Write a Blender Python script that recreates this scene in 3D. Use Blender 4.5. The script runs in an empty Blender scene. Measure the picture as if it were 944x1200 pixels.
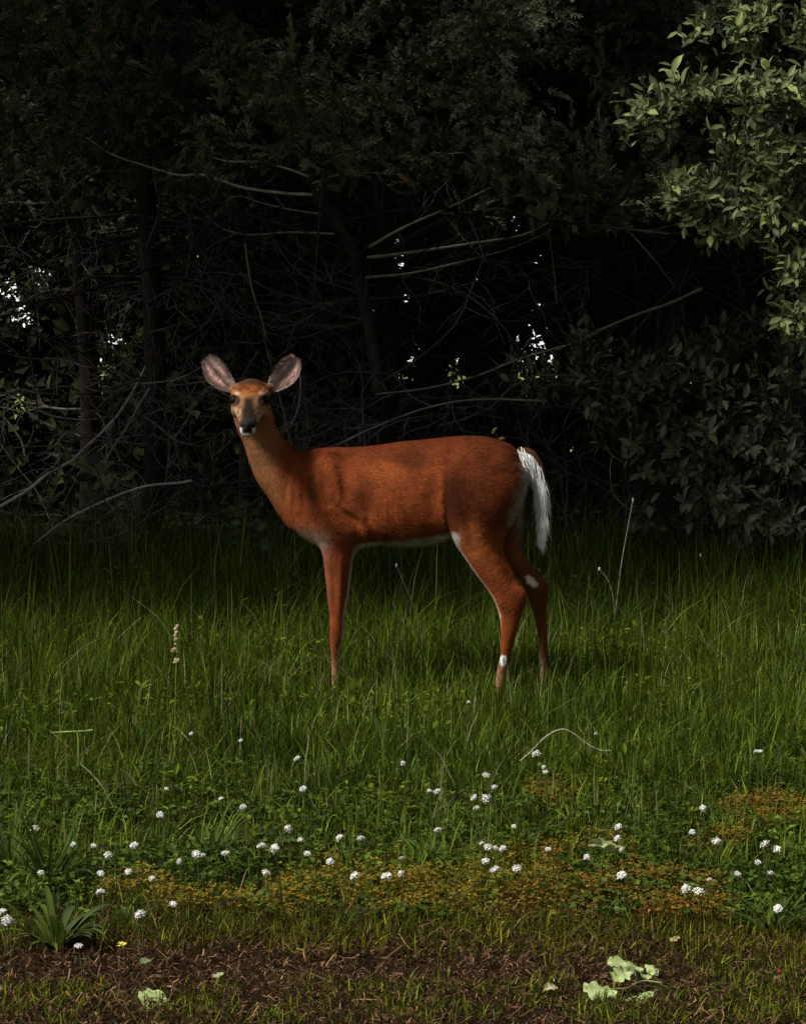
import bpy, math, random
import numpy as np
from mathutils import Vector
rng = np.random.default_rng(7)
random.seed(7)
S = bpy.context.scene
C = S.collection

# ------------------------------------------------------------------ camera
F = 3000.0; CAMZ = 1.2; HZ = 398.0
PITCH = math.atan((600 - HZ) / F)
cam_d = bpy.data.cameras.new('camera'); cam = bpy.data.objects.new('camera', cam_d); C.objects.link(cam)
cam.location = (0, 0, CAMZ); cam.rotation_euler = (math.pi / 2 - PITCH, 0, 0)
cam_d.sensor_fit = 'HORIZONTAL'; cam_d.sensor_width = 36; cam_d.lens = F / 944 * 36
cam_d.clip_start = 0.1; cam_d.clip_end = 2000
S.camera = cam

# ------------------------------------------------------------------ light
SUN_EL, SUN_AZ = 50.0, 246.0      # azimuth clockwise from +Y: from the left and a little behind the camera
w = bpy.data.worlds.new('World'); S.world = w; w.use_nodes = True
nt = w.node_tree; nt.nodes.clear()
sky = nt.nodes.new('ShaderNodeTexSky'); sky.sky_type = 'NISHITA'; sky.sun_disc = False
sky.sun_elevation = math.radians(SUN_EL); sky.sun_rotation = math.radians(SUN_AZ)
sky.air_density = 1.0; sky.dust_density = 4.0; sky.ozone_density = 1.0
hs = nt.nodes.new('ShaderNodeHueSaturation'); hs.inputs['Saturation'].default_value = 0.2
bg = nt.nodes.new('ShaderNodeBackground'); bg.inputs['Strength'].default_value = 0.052
wo = nt.nodes.new('ShaderNodeOutputWorld')
nt.links.new(sky.outputs[0], hs.inputs['Color']); nt.links.new(hs.outputs[0], bg.inputs['Color']); nt.links.new(bg.outputs[0], wo.inputs[0])
sd = bpy.data.lights.new('sun', 'SUN'); sd.energy = 5.0; sd.angle = math.radians(12); sd.color = (1, .95, .86)
sun = bpy.data.objects.new('sun', sd); C.objects.link(sun)
a, e = math.radians(SUN_AZ), math.radians(SUN_EL)
sv = Vector((math.sin(a) * math.cos(e), math.cos(a) * math.cos(e), math.sin(e)))
sun.rotation_euler = sv.to_track_quat('Z', 'Y').to_euler(); sun.location = sv * 30
S.view_settings.view_transform = 'Standard'; S.view_settings.look = 'None'
S.view_settings.gamma = 1; S.view_settings.exposure = 0.15
S.render.engine = 'CYCLES'
S.cycles.max_bounces = 6; S.cycles.diffuse_bounces = 3

# ------------------------------------------------------------------ helpers
CP, SP = math.cos(PITCH), math.sin(PITCH)
def ray(px, py):
    dx = (px - 472) / F; dv = (600 - py) / F
    return np.array([dx, CP + dv * SP, -SP + dv * CP])
def W(px, py, Y):
    d = ray(px, py); t = Y / d[1]
    return np.array([0, 0, CAMZ]) + d * t
def G(px, py, z=0.0):
    d = ray(px, py); t = (z - CAMZ) / d[2]
    return np.array([0, 0, CAMZ]) + d * t
def line(pts, Y):
    """polyline of photo points at a depth (number, or one per point)"""
    ys = Y if hasattr(Y, '__len__') else [Y] * len(pts)
    return np.array([W(p[0], p[1], y) for p, y in zip(pts, ys)])

def vnoise(x, y, seed=0):
    """smooth value noise, vectorised, 0..1"""
    xi = np.floor(x).astype(np.int64); yi = np.floor(y).astype(np.int64)
    fx = x - xi; fy = y - yi; fx = fx * fx * (3 - 2 * fx); fy = fy * fy * (3 - 2 * fy)
    def h(i, j):
        n = (i * 374761393 + j * 668265263 + seed * 362437) & 0xffffffff
        n = ((n ^ (n >> 13)) * 1274126177) & 0xffffffff
        return ((n ^ (n >> 16)) & 0xffff) / 65535.0
    return (h(xi, yi) * (1 - fx) + h(xi + 1, yi) * fx) * (1 - fy) + (h(xi, yi + 1) * (1 - fx) + h(xi + 1, yi + 1) * fx) * fy
def fbm(x, y, seed=0):
    return (vnoise(x, y, seed) * .5 + vnoise(x * 2.1, y * 2.1, seed + 1) * .3 + vnoise(x * 4.3, y * 4.3, seed + 2) * .2)

class Buf:
    def __init__(s): s.V = []; s.T = []; s.K = []; s.n = 0
    def add(s, V, T, K):
        V = np.asarray(V, float).reshape(-1, 3); T = np.asarray(T, np.int64).reshape(-1, 3)
        K = np.asarray(K, float)
        if K.ndim == 1: K = np.tile(K, (len(V), 1))
        s.V.append(V); s.T.append(T + s.n); s.K.append(K[:, :3]); s.n += len(V)
    def arrays(s): return np.concatenate(s.V), np.concatenate(s.T), np.concatenate(s.K)

def mesh(name, V, T, K=None, mat=None, smooth=False):
    me = bpy.data.meshes.new(name)
    me.vertices.add(len(V)); me.vertices.foreach_set('co', np.asarray(V, np.float32).ravel())
    me.loops.add(len(T) * 3); me.loops.foreach_set('vertex_index', np.asarray(T, np.int32).ravel())
    me.polygons.add(len(T)); me.polygons.foreach_set('loop_start', np.arange(0, len(T) * 3, 3, dtype=np.int32))
    me.polygons.foreach_set('use_smooth', np.full(len(T), smooth))
    me.update(calc_edges=True); me.validate()
    if K is not None:
        at = me.color_attributes.new('col', 'FLOAT_COLOR', 'POINT')
        K4 = np.ones((len(V), 4), np.float32); K4[:, :3] = K; at.data.foreach_set('color', K4.ravel())
    if mat: me.materials.append(mat)
    return me
def obj(name, me, parent=None, loc=None):
    o = bpy.data.objects.new(name, me); C.objects.link(o)
    if parent: o.parent = parent
    if loc is not None: o.location = loc
    return o
def bobj(name, buf, mat, parent=None, smooth=False, origin=None):
    V, T, K = buf.arrays()
    if origin is not None: V = V - np.asarray(origin)
    return obj(name, mesh(name, V, T, K, mat, smooth), parent)
def tag(o, label=None, cat=None, group=None, kind=None):
    if label: o['label'] = label
    if cat: o['category'] = cat
    if group: o['group'] = group
    if kind: o['kind'] = kind
    return o
def thing(name, label, cat, loc=(0, 0, 0), group=None):
    o = bpy.data.objects.new(name, None); C.objects.link(o); o.location = loc; o.empty_display_size = .1
    return tag(o, label, cat, group)

def ss(a, b, x): t = np.clip((x - a) / (b - a), 0, 1); return t * t * (3 - 2 * t)
def nrm(v): return v / np.maximum(np.linalg.norm(v, axis=-1, keepdims=True), 1e-9)
def smoothpoly(P, n):
    """catmull-rom resample"""
    P = np.asarray(P, float); m = len(P)
    if m < 3:
        t = np.linspace(0, 1, n)[:, None]; return P[0] * (1 - t) + P[-1] * t
    Q = np.vstack([2 * P[0] - P[1], P, 2 * P[-1] - P[-2]])
    s = np.linspace(0, m - 1 - 1e-6, n); i = s.astype(int); t = (s - i)[:, None]
    a, b, c, d = Q[i], Q[i + 1], Q[i + 2], Q[i + 3]
    return .5 * ((2 * b) + (-a + c) * t + (2 * a - 5 * b + 4 * c - d) * t**2 + (-a + 3 * b - 3 * c + d) * t**3)
def tube(buf, P, R, col, sides=5):
    P = np.asarray(P, float); n = len(P); R = np.broadcast_to(np.asarray(R, float), (n,)) if np.ndim(R) else np.full(n, R)
    D = nrm(np.gradient(P, axis=0))
    up = np.array([.13, .31, .94]) if abs(D[0, 2]) < .8 else np.array([.9, .3, .1])
    A = nrm(np.cross(D, up)); B = np.cross(D, A)
    th = np.arange(sides) * 2 * math.pi / sides
    V = P[:, None] + R[:, None, None] * (A[:, None] * np.cos(th)[None, :, None] + B[:, None] * np.sin(th)[None, :, None])
    V = V.reshape(-1, 3)
    i = np.arange(n - 1)[:, None] * sides; j = np.arange(sides)[None]; k = (j + 1) % sides
    a, b, c, d = i + j, i + k, i + sides + k, i + sides + j
    T = np.concatenate([np.stack([a, b, c], -1).reshape(-1, 3), np.stack([a, c, d], -1).reshape(-1, 3)])
    e = len(V); V = np.vstack([V, P[0], P[-1]])
    j = np.arange(sides); k = (j + 1) % sides
    T = np.vstack([T, np.stack([k, j, np.full(sides, e)], -1), np.stack([(n - 1) * sides + j, (n - 1) * sides + k, np.full(sides, e + 1)], -1)])
    buf.add(V, T, col)

def stamp(buf, tv, tt, P, D, N, L, Wd, col, tcol=None):
    """stamp a template (u along, v across, w out) on n places"""
    n = len(P)
    D = nrm(D); S_ = nrm(np.cross(N, D)); N = np.cross(D, S_)
    L = np.broadcast_to(L, (n,)); Wd = np.broadcast_to(Wd, (n,))
    u, v, ww = tv[:, 0], tv[:, 1], tv[:, 2]
    V = P[:, None] + D[:, None] * (u[None] * L[:, None])[..., None] + S_[:, None] * (v[None] * Wd[:, None])[..., None] + N[:, None] * (ww[None] * Wd[:, None])[..., None]
    k = len(tv); T = tt[None] + (np.arange(n) * k)[:, None, None]
    col = np.asarray(col, float); col = np.broadcast_to(col, (n, 3))
    K = np.repeat(col[:, None], k, 1)
    if tcol is not None: K = K * tcol[None]
    buf.add(V.reshape(-1, 3), T.reshape(-1, 3), K.reshape(-1, 3))

LEAF_V = np.array([[0, 0, 0], [.22, -.34, .08], [.22, 0, -.02], [.22, .34, .08], [.55, -.5, .12], [.55, 0, -.04], [.55, .5, .12], [.82, -.28, .05], [.82, 0, -.1], [.82, .28, .05], [1, 0, -.22]])
LEAF_T = np.array([[0, 2, 1], [0, 3, 2], [1, 2, 5], [1, 5, 4], [2, 3, 6], [2, 6, 5], [4, 5, 8], [4, 8, 7], [5, 6, 9], [5, 9, 8], [7, 8, 10], [8, 9, 10]])
LF_V = np.array([[0, 0, 0], [.5, -.5, .1], [.5, .5, .1], [1, 0, -.15], [.5, 0, -.03]]); LF_T = np.array([[0, 4, 1], [0, 2, 4], [1, 4, 3], [4, 2, 3]])
NDL_V = np.array([[0, -.5, 0], [0, .5, 0], [1, 0, 0]]); NDL_T = np.array([[0, 1, 2]])

def blades(buf, B, h, wd, az, lean, col, tip=None, base=None):
    n = len(B); ts = np.array([0, .35, .7, 1.0])
    dr = np.stack([np.cos(az), np.sin(az), np.zeros(n)], -1)
    wa = az + math.pi / 2 + rng.normal(0, .5, n)
    wv = np.stack([np.cos(wa), np.sin(wa), np.zeros(n)], -1)
    V = []; K = []
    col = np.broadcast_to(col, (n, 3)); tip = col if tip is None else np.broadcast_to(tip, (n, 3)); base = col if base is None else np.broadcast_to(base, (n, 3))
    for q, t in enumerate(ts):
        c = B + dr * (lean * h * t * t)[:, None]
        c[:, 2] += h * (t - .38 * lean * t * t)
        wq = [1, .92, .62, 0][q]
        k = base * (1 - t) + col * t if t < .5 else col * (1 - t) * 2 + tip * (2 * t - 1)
        if q < 3:
            V += [c - wv * (wd * wq / 2)[:, None], c + wv * (wd * wq / 2)[:, None]]; K += [k, k]
        else: V.append(c); K.append(k)
    V = np.stack(V, 1); K = np.stack(K, 1)
    T = np.array([[0, 1, 3], [0, 3, 2], [2, 3, 5], [2, 5, 4], [4, 5, 6]])
    TT = T[None] + (np.arange(n) * 7)[:, None, None]
    buf.add(V.reshape(-1, 3), TT.reshape(-1, 3), K.reshape(-1, 3))

# ------------------------------------------------------------------ materials
def mat(name, rough=.6, transl=0.0, spec=.3, bump=0.0, bscale=200, var=.25, vscale=30, stretch=None, sheen=0):
    m = bpy.data.materials.new(name); m.use_nodes = True; t = m.node_tree; t.nodes.clear()
    out = t.nodes.new('ShaderNodeOutputMaterial'); p = t.nodes.new('ShaderNodeBsdfPrincipled')
    p.inputs['Roughness'].default_value = rough; p.inputs['Specular IOR Level'].default_value = spec
    if sheen: p.inputs['Sheen Weight'].default_value = sheen
    at = t.nodes.new('ShaderNodeAttribute'); at.attribute_name = 'col'
    tc = t.nodes.new('ShaderNodeTexCoord'); no = t.nodes.new('ShaderNodeTexNoise'); no.inputs['Scale'].default_value = vscale; no.inputs['Detail'].default_value = 4
    mp = t.nodes.new('ShaderNodeMapping'); t.links.new(tc.outputs['Object'], mp.inputs[0]); t.links.new(mp.outputs[0], no.inputs['Vector'])
    if stretch: mp.inputs['Scale'].default_value = stretch
    mr = t.nodes.new('ShaderNodeMapRange'); mr.inputs[1].default_value = .3; mr.inputs[2].default_value = .7; mr.inputs[3].default_value = 1 - var; mr.inputs[4].default_value = 1 + var
    t.links.new(no.outputs[0], mr.inputs[0])
    mx = t.nodes.new('ShaderNodeVectorMath'); mx.operation = 'SCALE'; t.links.new(at.outputs['Color'], mx.inputs[0]); t.links.new(mr.outputs[0], mx.inputs['Scale'])
    t.links.new(mx.outputs[0], p.inputs['Base Color'])
    if bump:
        n2 = t.nodes.new('ShaderNodeTexNoise'); n2.inputs['Scale'].default_value = bscale; n2.inputs['Detail'].default_value = 5
        t.links.new(mp.outputs[0], n2.inputs['Vector'])
        b = t.nodes.new('ShaderNodeBump'); b.inputs['Strength'].default_value = bump; b.inputs['Distance'].default_value = .01
        t.links.new(n2.outputs[0], b.inputs['Height']); t.links.new(b.outputs[0], p.inputs['Normal'])
    last = p
    if transl:
        tr = t.nodes.new('ShaderNodeBsdfTranslucent'); t.links.new(mx.outputs[0], tr.inputs['Color'])
        ms = t.nodes.new('ShaderNodeMixShader'); ms.inputs[0].default_value = transl
        t.links.new(p.outputs[0], ms.inputs[1]); t.links.new(tr.outputs[0], ms.inputs[2]); last = ms
    t.links.new(last.outputs[0], out.inputs[0])
    return m
M = dict(
    grass=mat('grass_blade', .75, .3, .05, var=.3, vscale=3),
    leaf=mat('leaf', .55, .2, .14, var=.2, vscale=25, bump=.2, bscale=120),
    cedar=mat('cedar_foliage', .8, .1, .05, var=.35, vscale=6),
    farleaf=mat('far_leaf', .9, 0, .0, var=.3, vscale=4),
    bark=mat('bark', .9, 0, .04, bump=.6, bscale=60, var=.35, vscale=18, stretch=(1, 1, .3)),
    litter=mat('litter', .85, 0, .05, var=.4, vscale=40),
    flower=mat('flower_petal', .6, .15, .2, var=.1, vscale=200),
    fur=mat('deer_fur', .9, 0, .02, bump=.25, bscale=110, var=.15, vscale=16),
    hair=mat('deer_hair', .8, 0, .04, var=.25, vscale=40),
    wet=mat('wet_black', .45, 0, .06, var=.1), nose=mat('nose_skin', .6, 0, .12, bump=.3, bscale=500, var=.1),
    horn=mat('hoof_horn', .4, 0, .4, var=.2),
    sky_brightener_white=mat('sky_brightener_white', 1, 0, 0, var=.1, vscale=.05),
    soil=mat('soil', .95, 0, .02, bump=.8, bscale=80, var=.45, vscale=22),
)

# ------------------------------------------------------------------ ground sheets
def sheet(name, x0, x1, y0, y1, nx, ny, z, amp, colf, m, fr=3.0, kind='structure'):
    xs = np.linspace(x0, x1, nx); ys = np.linspace(y0, y1, ny); X, Y = np.meshgrid(xs, ys)
    Z = z + amp * (fbm(X * fr, Y * fr, 5) - .5) + amp * .4 * (fbm(X * fr * 6, Y * fr * 6, 9) - .5)
    V = np.stack([X, Y, Z], -1).reshape(-1, 3)
    i = (np.arange(ny - 1)[:, None] * nx + np.arange(nx - 1)[None]).ravel()
    T = np.vstack([np.stack([i, i + 1, i + nx + 1], -1), np.stack([i, i + nx + 1, i + nx], -1)])
    o = obj(name, mesh(name, V, T, colf(X.ravel(), Y.ravel()), m, True)); o['kind'] = kind
    return o
def gcol(x, y):
    n = fbm(x * 2, y * 2, 3)[:, None]
    return np.array([.035, .028, .014]) * (1 - n) + np.array([.035, .045, .014]) * n
V0 = np.array([[-600, -400, -.06], [600, -400, -.06], [600, 900, -.06], [-600, 900, -.06]], float)
go = obj('ground', mesh('ground', V0, np.array([[0, 1, 2], [0, 2, 3]]), np.tile([.06, .09, .03], (4, 1)), M['soil'])); go['kind'] = 'structure'
sheet('lawn', -6, 6, 3.2, 13.6, 200, 300, 0, .012, gcol, M['soil'])
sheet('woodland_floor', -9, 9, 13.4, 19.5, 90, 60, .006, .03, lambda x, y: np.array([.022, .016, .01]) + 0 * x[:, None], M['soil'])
sheet('field', -60, 60, 20.5, 90, 20, 20, -.03, .02, lambda x, y: np.array([.17, .21, .06]) + 0 * x[:, None], M['soil'])
xs = np.linspace(-70, 70, 60); ts = np.linspace(0, 1, 40); X, T_ = np.meshgrid(xs, ts)
Pc = np.stack([X, 150 + 50 * T_ - 9 * fbm(X * .09, T_ * 9, 91), -2 + 62 * T_], -1).reshape(-1, 3)
i = (np.arange(39)[:, None] * 60 + np.arange(59)[None]).ravel()
cl_ = obj('sky_brightener', mesh('sky_brightener', Pc, np.vstack([np.stack([i, i + 1, i + 61], -1), np.stack([i, i + 61, i + 60], -1)]), np.tile([.85, .87, .9], (len(Pc), 1)), M['sky_brightener_white'], True)); cl_['kind'] = 'structure'  # white sheet tilted to the sun, added to brighten the chinks in the wood
def pcol(x, y):
    n = fbm(x * 9, y * 14, 21)[:, None]
    return np.array([.010, .006, .003]) * (1 - n) + np.array([.040, .023, .012]) * n
sheet('dirt_path', -3, 3, 4.2, 5.06, 400, 110, .008, .016, pcol, M['soil'], fr=7)

# ------------------------------------------------------------------ DEER
PX0, SC, GY = 450.0, 360.0, 832.0
DY = 8.35
def dx(px): return (np.asarray(px, float) - PX0) / SC
def dz(py): return (GY - np.asarray(py, float)) / SC
SH = .20      # hindquarters stand nearer to the camera than the shoulders
h_ = .0052
lo = np.array([-.56, -.40, -.012]); hi = np.array([.62, .30, 1.14])
nx, ny, nz = [int(math.ceil(v)) for v in (hi - lo) / h_]
gx = (lo[0] + h_ * np.arange(nx)).astype(np.float32); gy = (lo[1] + h_ * np.arange(ny)).astype(np.float32); gz = (lo[2] + h_ * np.arange(nz)).astype(np.float32)
FLD = np.full((nx, ny, nz), .2, np.float32)
def region(b0, b1, pad=.05):
    i0 = [max(0, int((b0[k] - pad - lo[k]) / h_)) for k in range(3)]
    i1 = [min((nx, ny, nz)[k], int((b1[k] + pad - lo[k]) / h_) + 2) for k in range(3)]
    return i0, i1
def blend(i0, i1, f, k):
    sl = tuple(slice(a, b) for a, b in zip(i0, i1)); g = FLD[sl]
    hh = np.clip(.5 + .5 * (g - f) / k, 0, 1)
    FLD[sl] = g * (1 - hh) + f * hh - k * hh * (1 - hh)
def grid(i0, i1):
    x = gx[i0[0]:i1[0]][:, None, None]; y = gy[i0[1]:i1[1]][None, :, None]; z = gz[i0[2]:i1[2]][None, None, :]
    return x, y, z
def shy(x): return -SH * x
def cint(t, ts, vs):
    """smooth (monotone-ish cubic hermite) interpolation"""
    ts = np.asarray(ts, float); vs = np.asarray(vs, float)
    m = np.gradient(vs, ts); i = np.clip(np.searchsorted(ts, t) - 1, 0, len(ts) - 2)
    hh = ts[i + 1] - ts[i]; u = np.clip((t - ts[i]) / hh, 0, 1)
    return (2*u**3-3*u**2+1)*vs[i] + (u**3-2*u**2+u)*hh*m[i] + (-2*u**3+3*u**2)*vs[i+1] + (u**3-u**2)*hh*m[i+1]
def loft_x(st, k, egg=.0, p=2.2):
    st = np.array(st, float); X = dx(st[:, 0]); zt = dz(st[:, 1]); zb = dz(st[:, 2]); hw = st[:, 3]
    i0, i1 = region((X[0], -.2 - SH * X[-1], zb.min()), (X[-1], .2 - SH * X[0], zt.max()))
    x, y, z = grid(i0, i1); xx = x.ravel(); xc = np.clip(xx, X[0], X[-1])
    c = cint(xc, X, (zt + zb) / 2)[:, None, None]; b = cint(xc, X, (zt - zb) / 2)[:, None, None]; a = cint(xc, X, hw)[:, None, None]
    yl = y - shy(x); q = (z - c) / b
    aa = a * (1 - egg * np.clip(q, -1, 1))
    r = (np.abs(yl / aa)**p + np.abs(q)**p)**(1 / p)
    f = (r - 1) * np.minimum(a, b) * .9
    d = np.abs(xx - xc)[:, None, None]
    blend(i0, i1, np.where(d > 0, np.maximum(f, 0) + d, f).astype(np.float32), k)
def loft_z(st, yc, k, p=2.0, shear=True):
    """stations: py, left px, right px, half depth [, y]"""
    st = sorted(st, key=lambda s: -s[0]); A = np.array([s[:4] for s in st], float)
    Z = dz(A[:, 0]); l = dx(A[:, 1]); r_ = dx(A[:, 2]); hd = A[:, 3]; yy = np.array([s[4] if len(s) > 4 else yc for s in st], float)
    ym = yy.min() - hd.max() - (SH * r_.max() if shear else 0) - .06; yM = yy.max() + hd.max() - (SH * l.min() if shear else 0) + .06
    i0, i1 = region((l.min(), ym, Z[0]), (r_.max(), yM, Z[-1]))
    x, y, z = grid(i0, i1); zz = z.ravel(); zc = np.clip(zz, Z[0], Z[-1])
    cx = cint(zc, Z, (l + r_) / 2)[None, None]; rx = cint(zc, Z, (r_ - l) / 2)[None, None]; ry = cint(zc, Z, hd)[None, None]; cy = cint(zc, Z, yy)[None, None]
    yl = y - cy - (shy(cx) if shear else 0)
    r = (np.abs((x - cx) / rx)**p + np.abs(yl / ry)**p)**(1 / p)
    f = (r - 1) * np.minimum(rx, ry)
    d = np.abs(zz - zc)[None, None]
    blend(i0, i1, np.where(d > 0, np.maximum(f, 0) + d, f).astype(np.float32), k)
def ell(c, r, k, rot=0.0, sub=False):
    """ellipsoid at deer coords (x,y,z), rotated in the xz plane"""
    c = np.array(c, float); R = max(r)
    i0, i1 = region(c - R, c + R); x, y, z = grid(i0, i1)
    X_, Z_ = x - c[0], z - c[2]; cr, sr = math.cos(rot), math.sin(rot)
    u = X_ * cr + Z_ * sr; v = -X_ * sr + Z_ * cr
    q = np.sqrt((u / r[0])**2 + ((y - c[1]) / r[1])**2 + (v / r[2])**2)
    f = ((q - 1) * min(r)).astype(np.float32)
    if sub:
        sl = tuple(slice(a, b) for a, b in zip(i0, i1)); g = FLD[sl]; f = -f
        hh = np.clip(.5 - .5 * (g - f) / k, 0, 1); FLD[sl] = g * (1 - hh) + f * hh + k * hh * (1 - hh)
    else: blend(i0, i1, f, k)
# trunk of the body
loft_x([(328, 580, 604, .03), (336, 560, 616, .062), (348, 540, 629, .086), (362, 530, 638, .10), (382, 527, 647, .112), (410, 526.5, 648, .122),
        (440, 524, 641, .135), (470, 519.5, 642, .143), (500, 516.5, 640, .138), (525, 513.5, 632, .125), (550, 512, 622, .115), (575, 514, 612, .105),
        (591, 520, 603, .088), (604, 529, 592, .064), (612, 541, 578, .036)], .02, egg=.14)
# neck
NY = -.02
loft_z([(618, 335, 400, .085, 0.0), (603, 324, 394, .085, 0), (587, 313, 384, .082, 0), (564, 298, 370, .075, -.01), (547, 291.5, 357, .069, -.02), (530, 286.5, 345, .062, -.035),
        (518, 282.5, 334.5, .057, -.045), (507, 277.5, 325.5, .055, -.055), (490, 273, 320, .052, -.068), (474, 274, 316, .05, -.078), (458, 281, 309, .040, -.082)], 0, .035, shear=True)
# far foreleg, near foreleg
FL = [(596, 372, 424, .045), (630, 373, 423, .043), (646, 377, 416, .038), (665, 379.5, 413, .033), (689, 382, 410.5, .027), (710, 384, 407, .023), (725, 386, 404, .022), (740, 385.6, 403.5, .0235), (752, 385.8, 402.3, .022), (768, 387, 398, .016),
      (790, 388, 397.5, .014), (806, 387.5, 398.5, .017), (816, 385, 397, .016), (824, 383, 396, .016), (832, 380, 397, .021)]
loft_z([(s[0] + (0 if s[0] > 640 else 0), s[1] + 1, s[2] - 1, s[3]) for s in FL], .07, .02)
loft_z(FL, -.068, .03)
# hind legs
loft_z([(560, 535, 606, .06), (590, 540, 611, .07), (620, 558, 611, .06), (646, 580, 614, .047), (660, 590, 620, .037), (674, 602, 629, .03), (686, 612, 641.5, .028), (694, 616, 643.5, .025), (706, 620, 642, .019),
        (732, 628, 641.5, .016), (754, 631, 642.5, .0155), (775, 632, 643, .016), (795, 632, 644, .0165), (806, 629, 643, .0155), (815, 626, 641, .016), (824, 622, 641, .021)], .075, .025)
loft_z([(545, 530, 607, .05), (560, 523, 611, .072), (580, 521, 608.5, .082), (600, 522.5, 601, .08), (620, 526.5, 592.5, .07), (633, 532, 589, .061), (649, 541.5, 590, .051), (671, 556, 600, .04), (682, 564.5, 607.5, .033), (690, 570.5, 614.5, .029), (699, 576, 615.5, .026),
        (718, 583, 609.5, .02), (740, 585, 603.5, .017), (765, 584.5, 596.5, .0155), (786, 580.5, 592, .0155), (804, 578, 590, .017), (816, 574.5, 588, .016), (825, 571, 587, .016), (834, 567, 588, .021)], -.085, .018)
# muscles: shoulder blade, upper arm, haunch, brisket, hip
def YS(px, off): return shy(dx(px)) + off
ell((dx(393), YS(393, -.085), dz(575)), (.055, .04, .125), .03, rot=.25)
ell((dx(398), YS(398, -.09), dz(617)), (.06, .035, .05), .02, rot=-.3)
ell((dx(372), YS(372, -.05), dz(612)), (.06, .05, .06), .04)
ell((dx(566), YS(566, -.075), dz(560)), (.105, .06, .115), .03, rot=-.4)
ell((dx(586), YS(586, -.02), dz(539)), (.045, .08, .040), .03)
ell((dx(566), YS(566, .075), dz(560)), (.10, .055, .115), .03, rot=-.4)
# tendon groove above each hock, hollow of the flank
ell((dx(508), YS(508, -.165), dz(580)), (.030, .03, .10), .03, rot=0, sub=True)
ell((dx(424), YS(424, -.15), dz(600)), (.03, .025, .05), .03, rot=.3, sub=True)
# head, lofted toward the camera
HY = YS(292, -.085); _h = W(292.2, 460, DY + HY - .12); HX = float(_h[0] - W(PX0, GY, DY)[0]); HZ_ = float(_h[2])
HS = [(-.035, -.002, .028, .026), (-.01, -.004, .047, .042), (.025, -.006, .057, .050), (.06, -.012, .0605, .053), (.085, -.022, .0605, .054), (.105, -.036, .0565, .052), (.13, -.053, .049, .047), (.16, -.072, .0385, .040),
      (.19, -.090, .0285, .033), (.212, -.102, .0275, .030), (.228, -.109, .025, .027), (.240, -.113, .019, .019)]
HS = np.array(HS)
i0, i1 = region((HX - .08, HY - .25, HZ_ - .18), (HX + .08, HY + .05, HZ_ + .08), .03)
x, y, z = grid(i0, i1); s = (HY - y).ravel(); sc = np.clip(s, HS[0, 0], HS[-1, 0])
c = cint(sc, HS[:, 0], HS[:, 1])[None, :, None]; rx = cint(sc, HS[:, 0], HS[:, 2])[None, :, None]; rz = cint(sc, HS[:, 0], HS[:, 3])[None, :, None]
q = (z - HZ_ - c) / rz
rr = np.sqrt(((x - HX) / (rx * (1 - .10 * np.clip(-q, 0, 1) - .10 * np.clip(q, 0, 1))))**2 + q**2)
f = (rr - 1) * np.minimum(rx, rz); d = np.abs(s - sc)[None, :, None]
blend(i0, i1, np.where(d > 0, np.maximum(f, 0) + d, f).astype(np.float32), .018)
for sgn in (-1, 1):
    ell((HX + sgn * .040, HY - .055, HZ_ - .055), (.024, .04, .032), .02)            # cheek
    ell((HX + sgn * .042, HY - .078, HZ_ - .002), (.020, .022, .011), .012, rot=-sgn * .25)  # brow
    ell((HX + sgn * .052, HY - .100, HZ_ - .024), (.013, .013, .011), .008, sub=True)  # eye socket
    ell((HX + sgn * .046, HY - .015, HZ_ + .008), (.026, .024, .020), .015)             # ear base
ell((HX, HY - .222, HZ_ - .128), (.019, .020, .012), .012)                            # lower lip and chin
ell((HX, HY - .240, HZ_ - .1235), (.022, .008, .002), .004, sub=True)                 # mouth line

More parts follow.
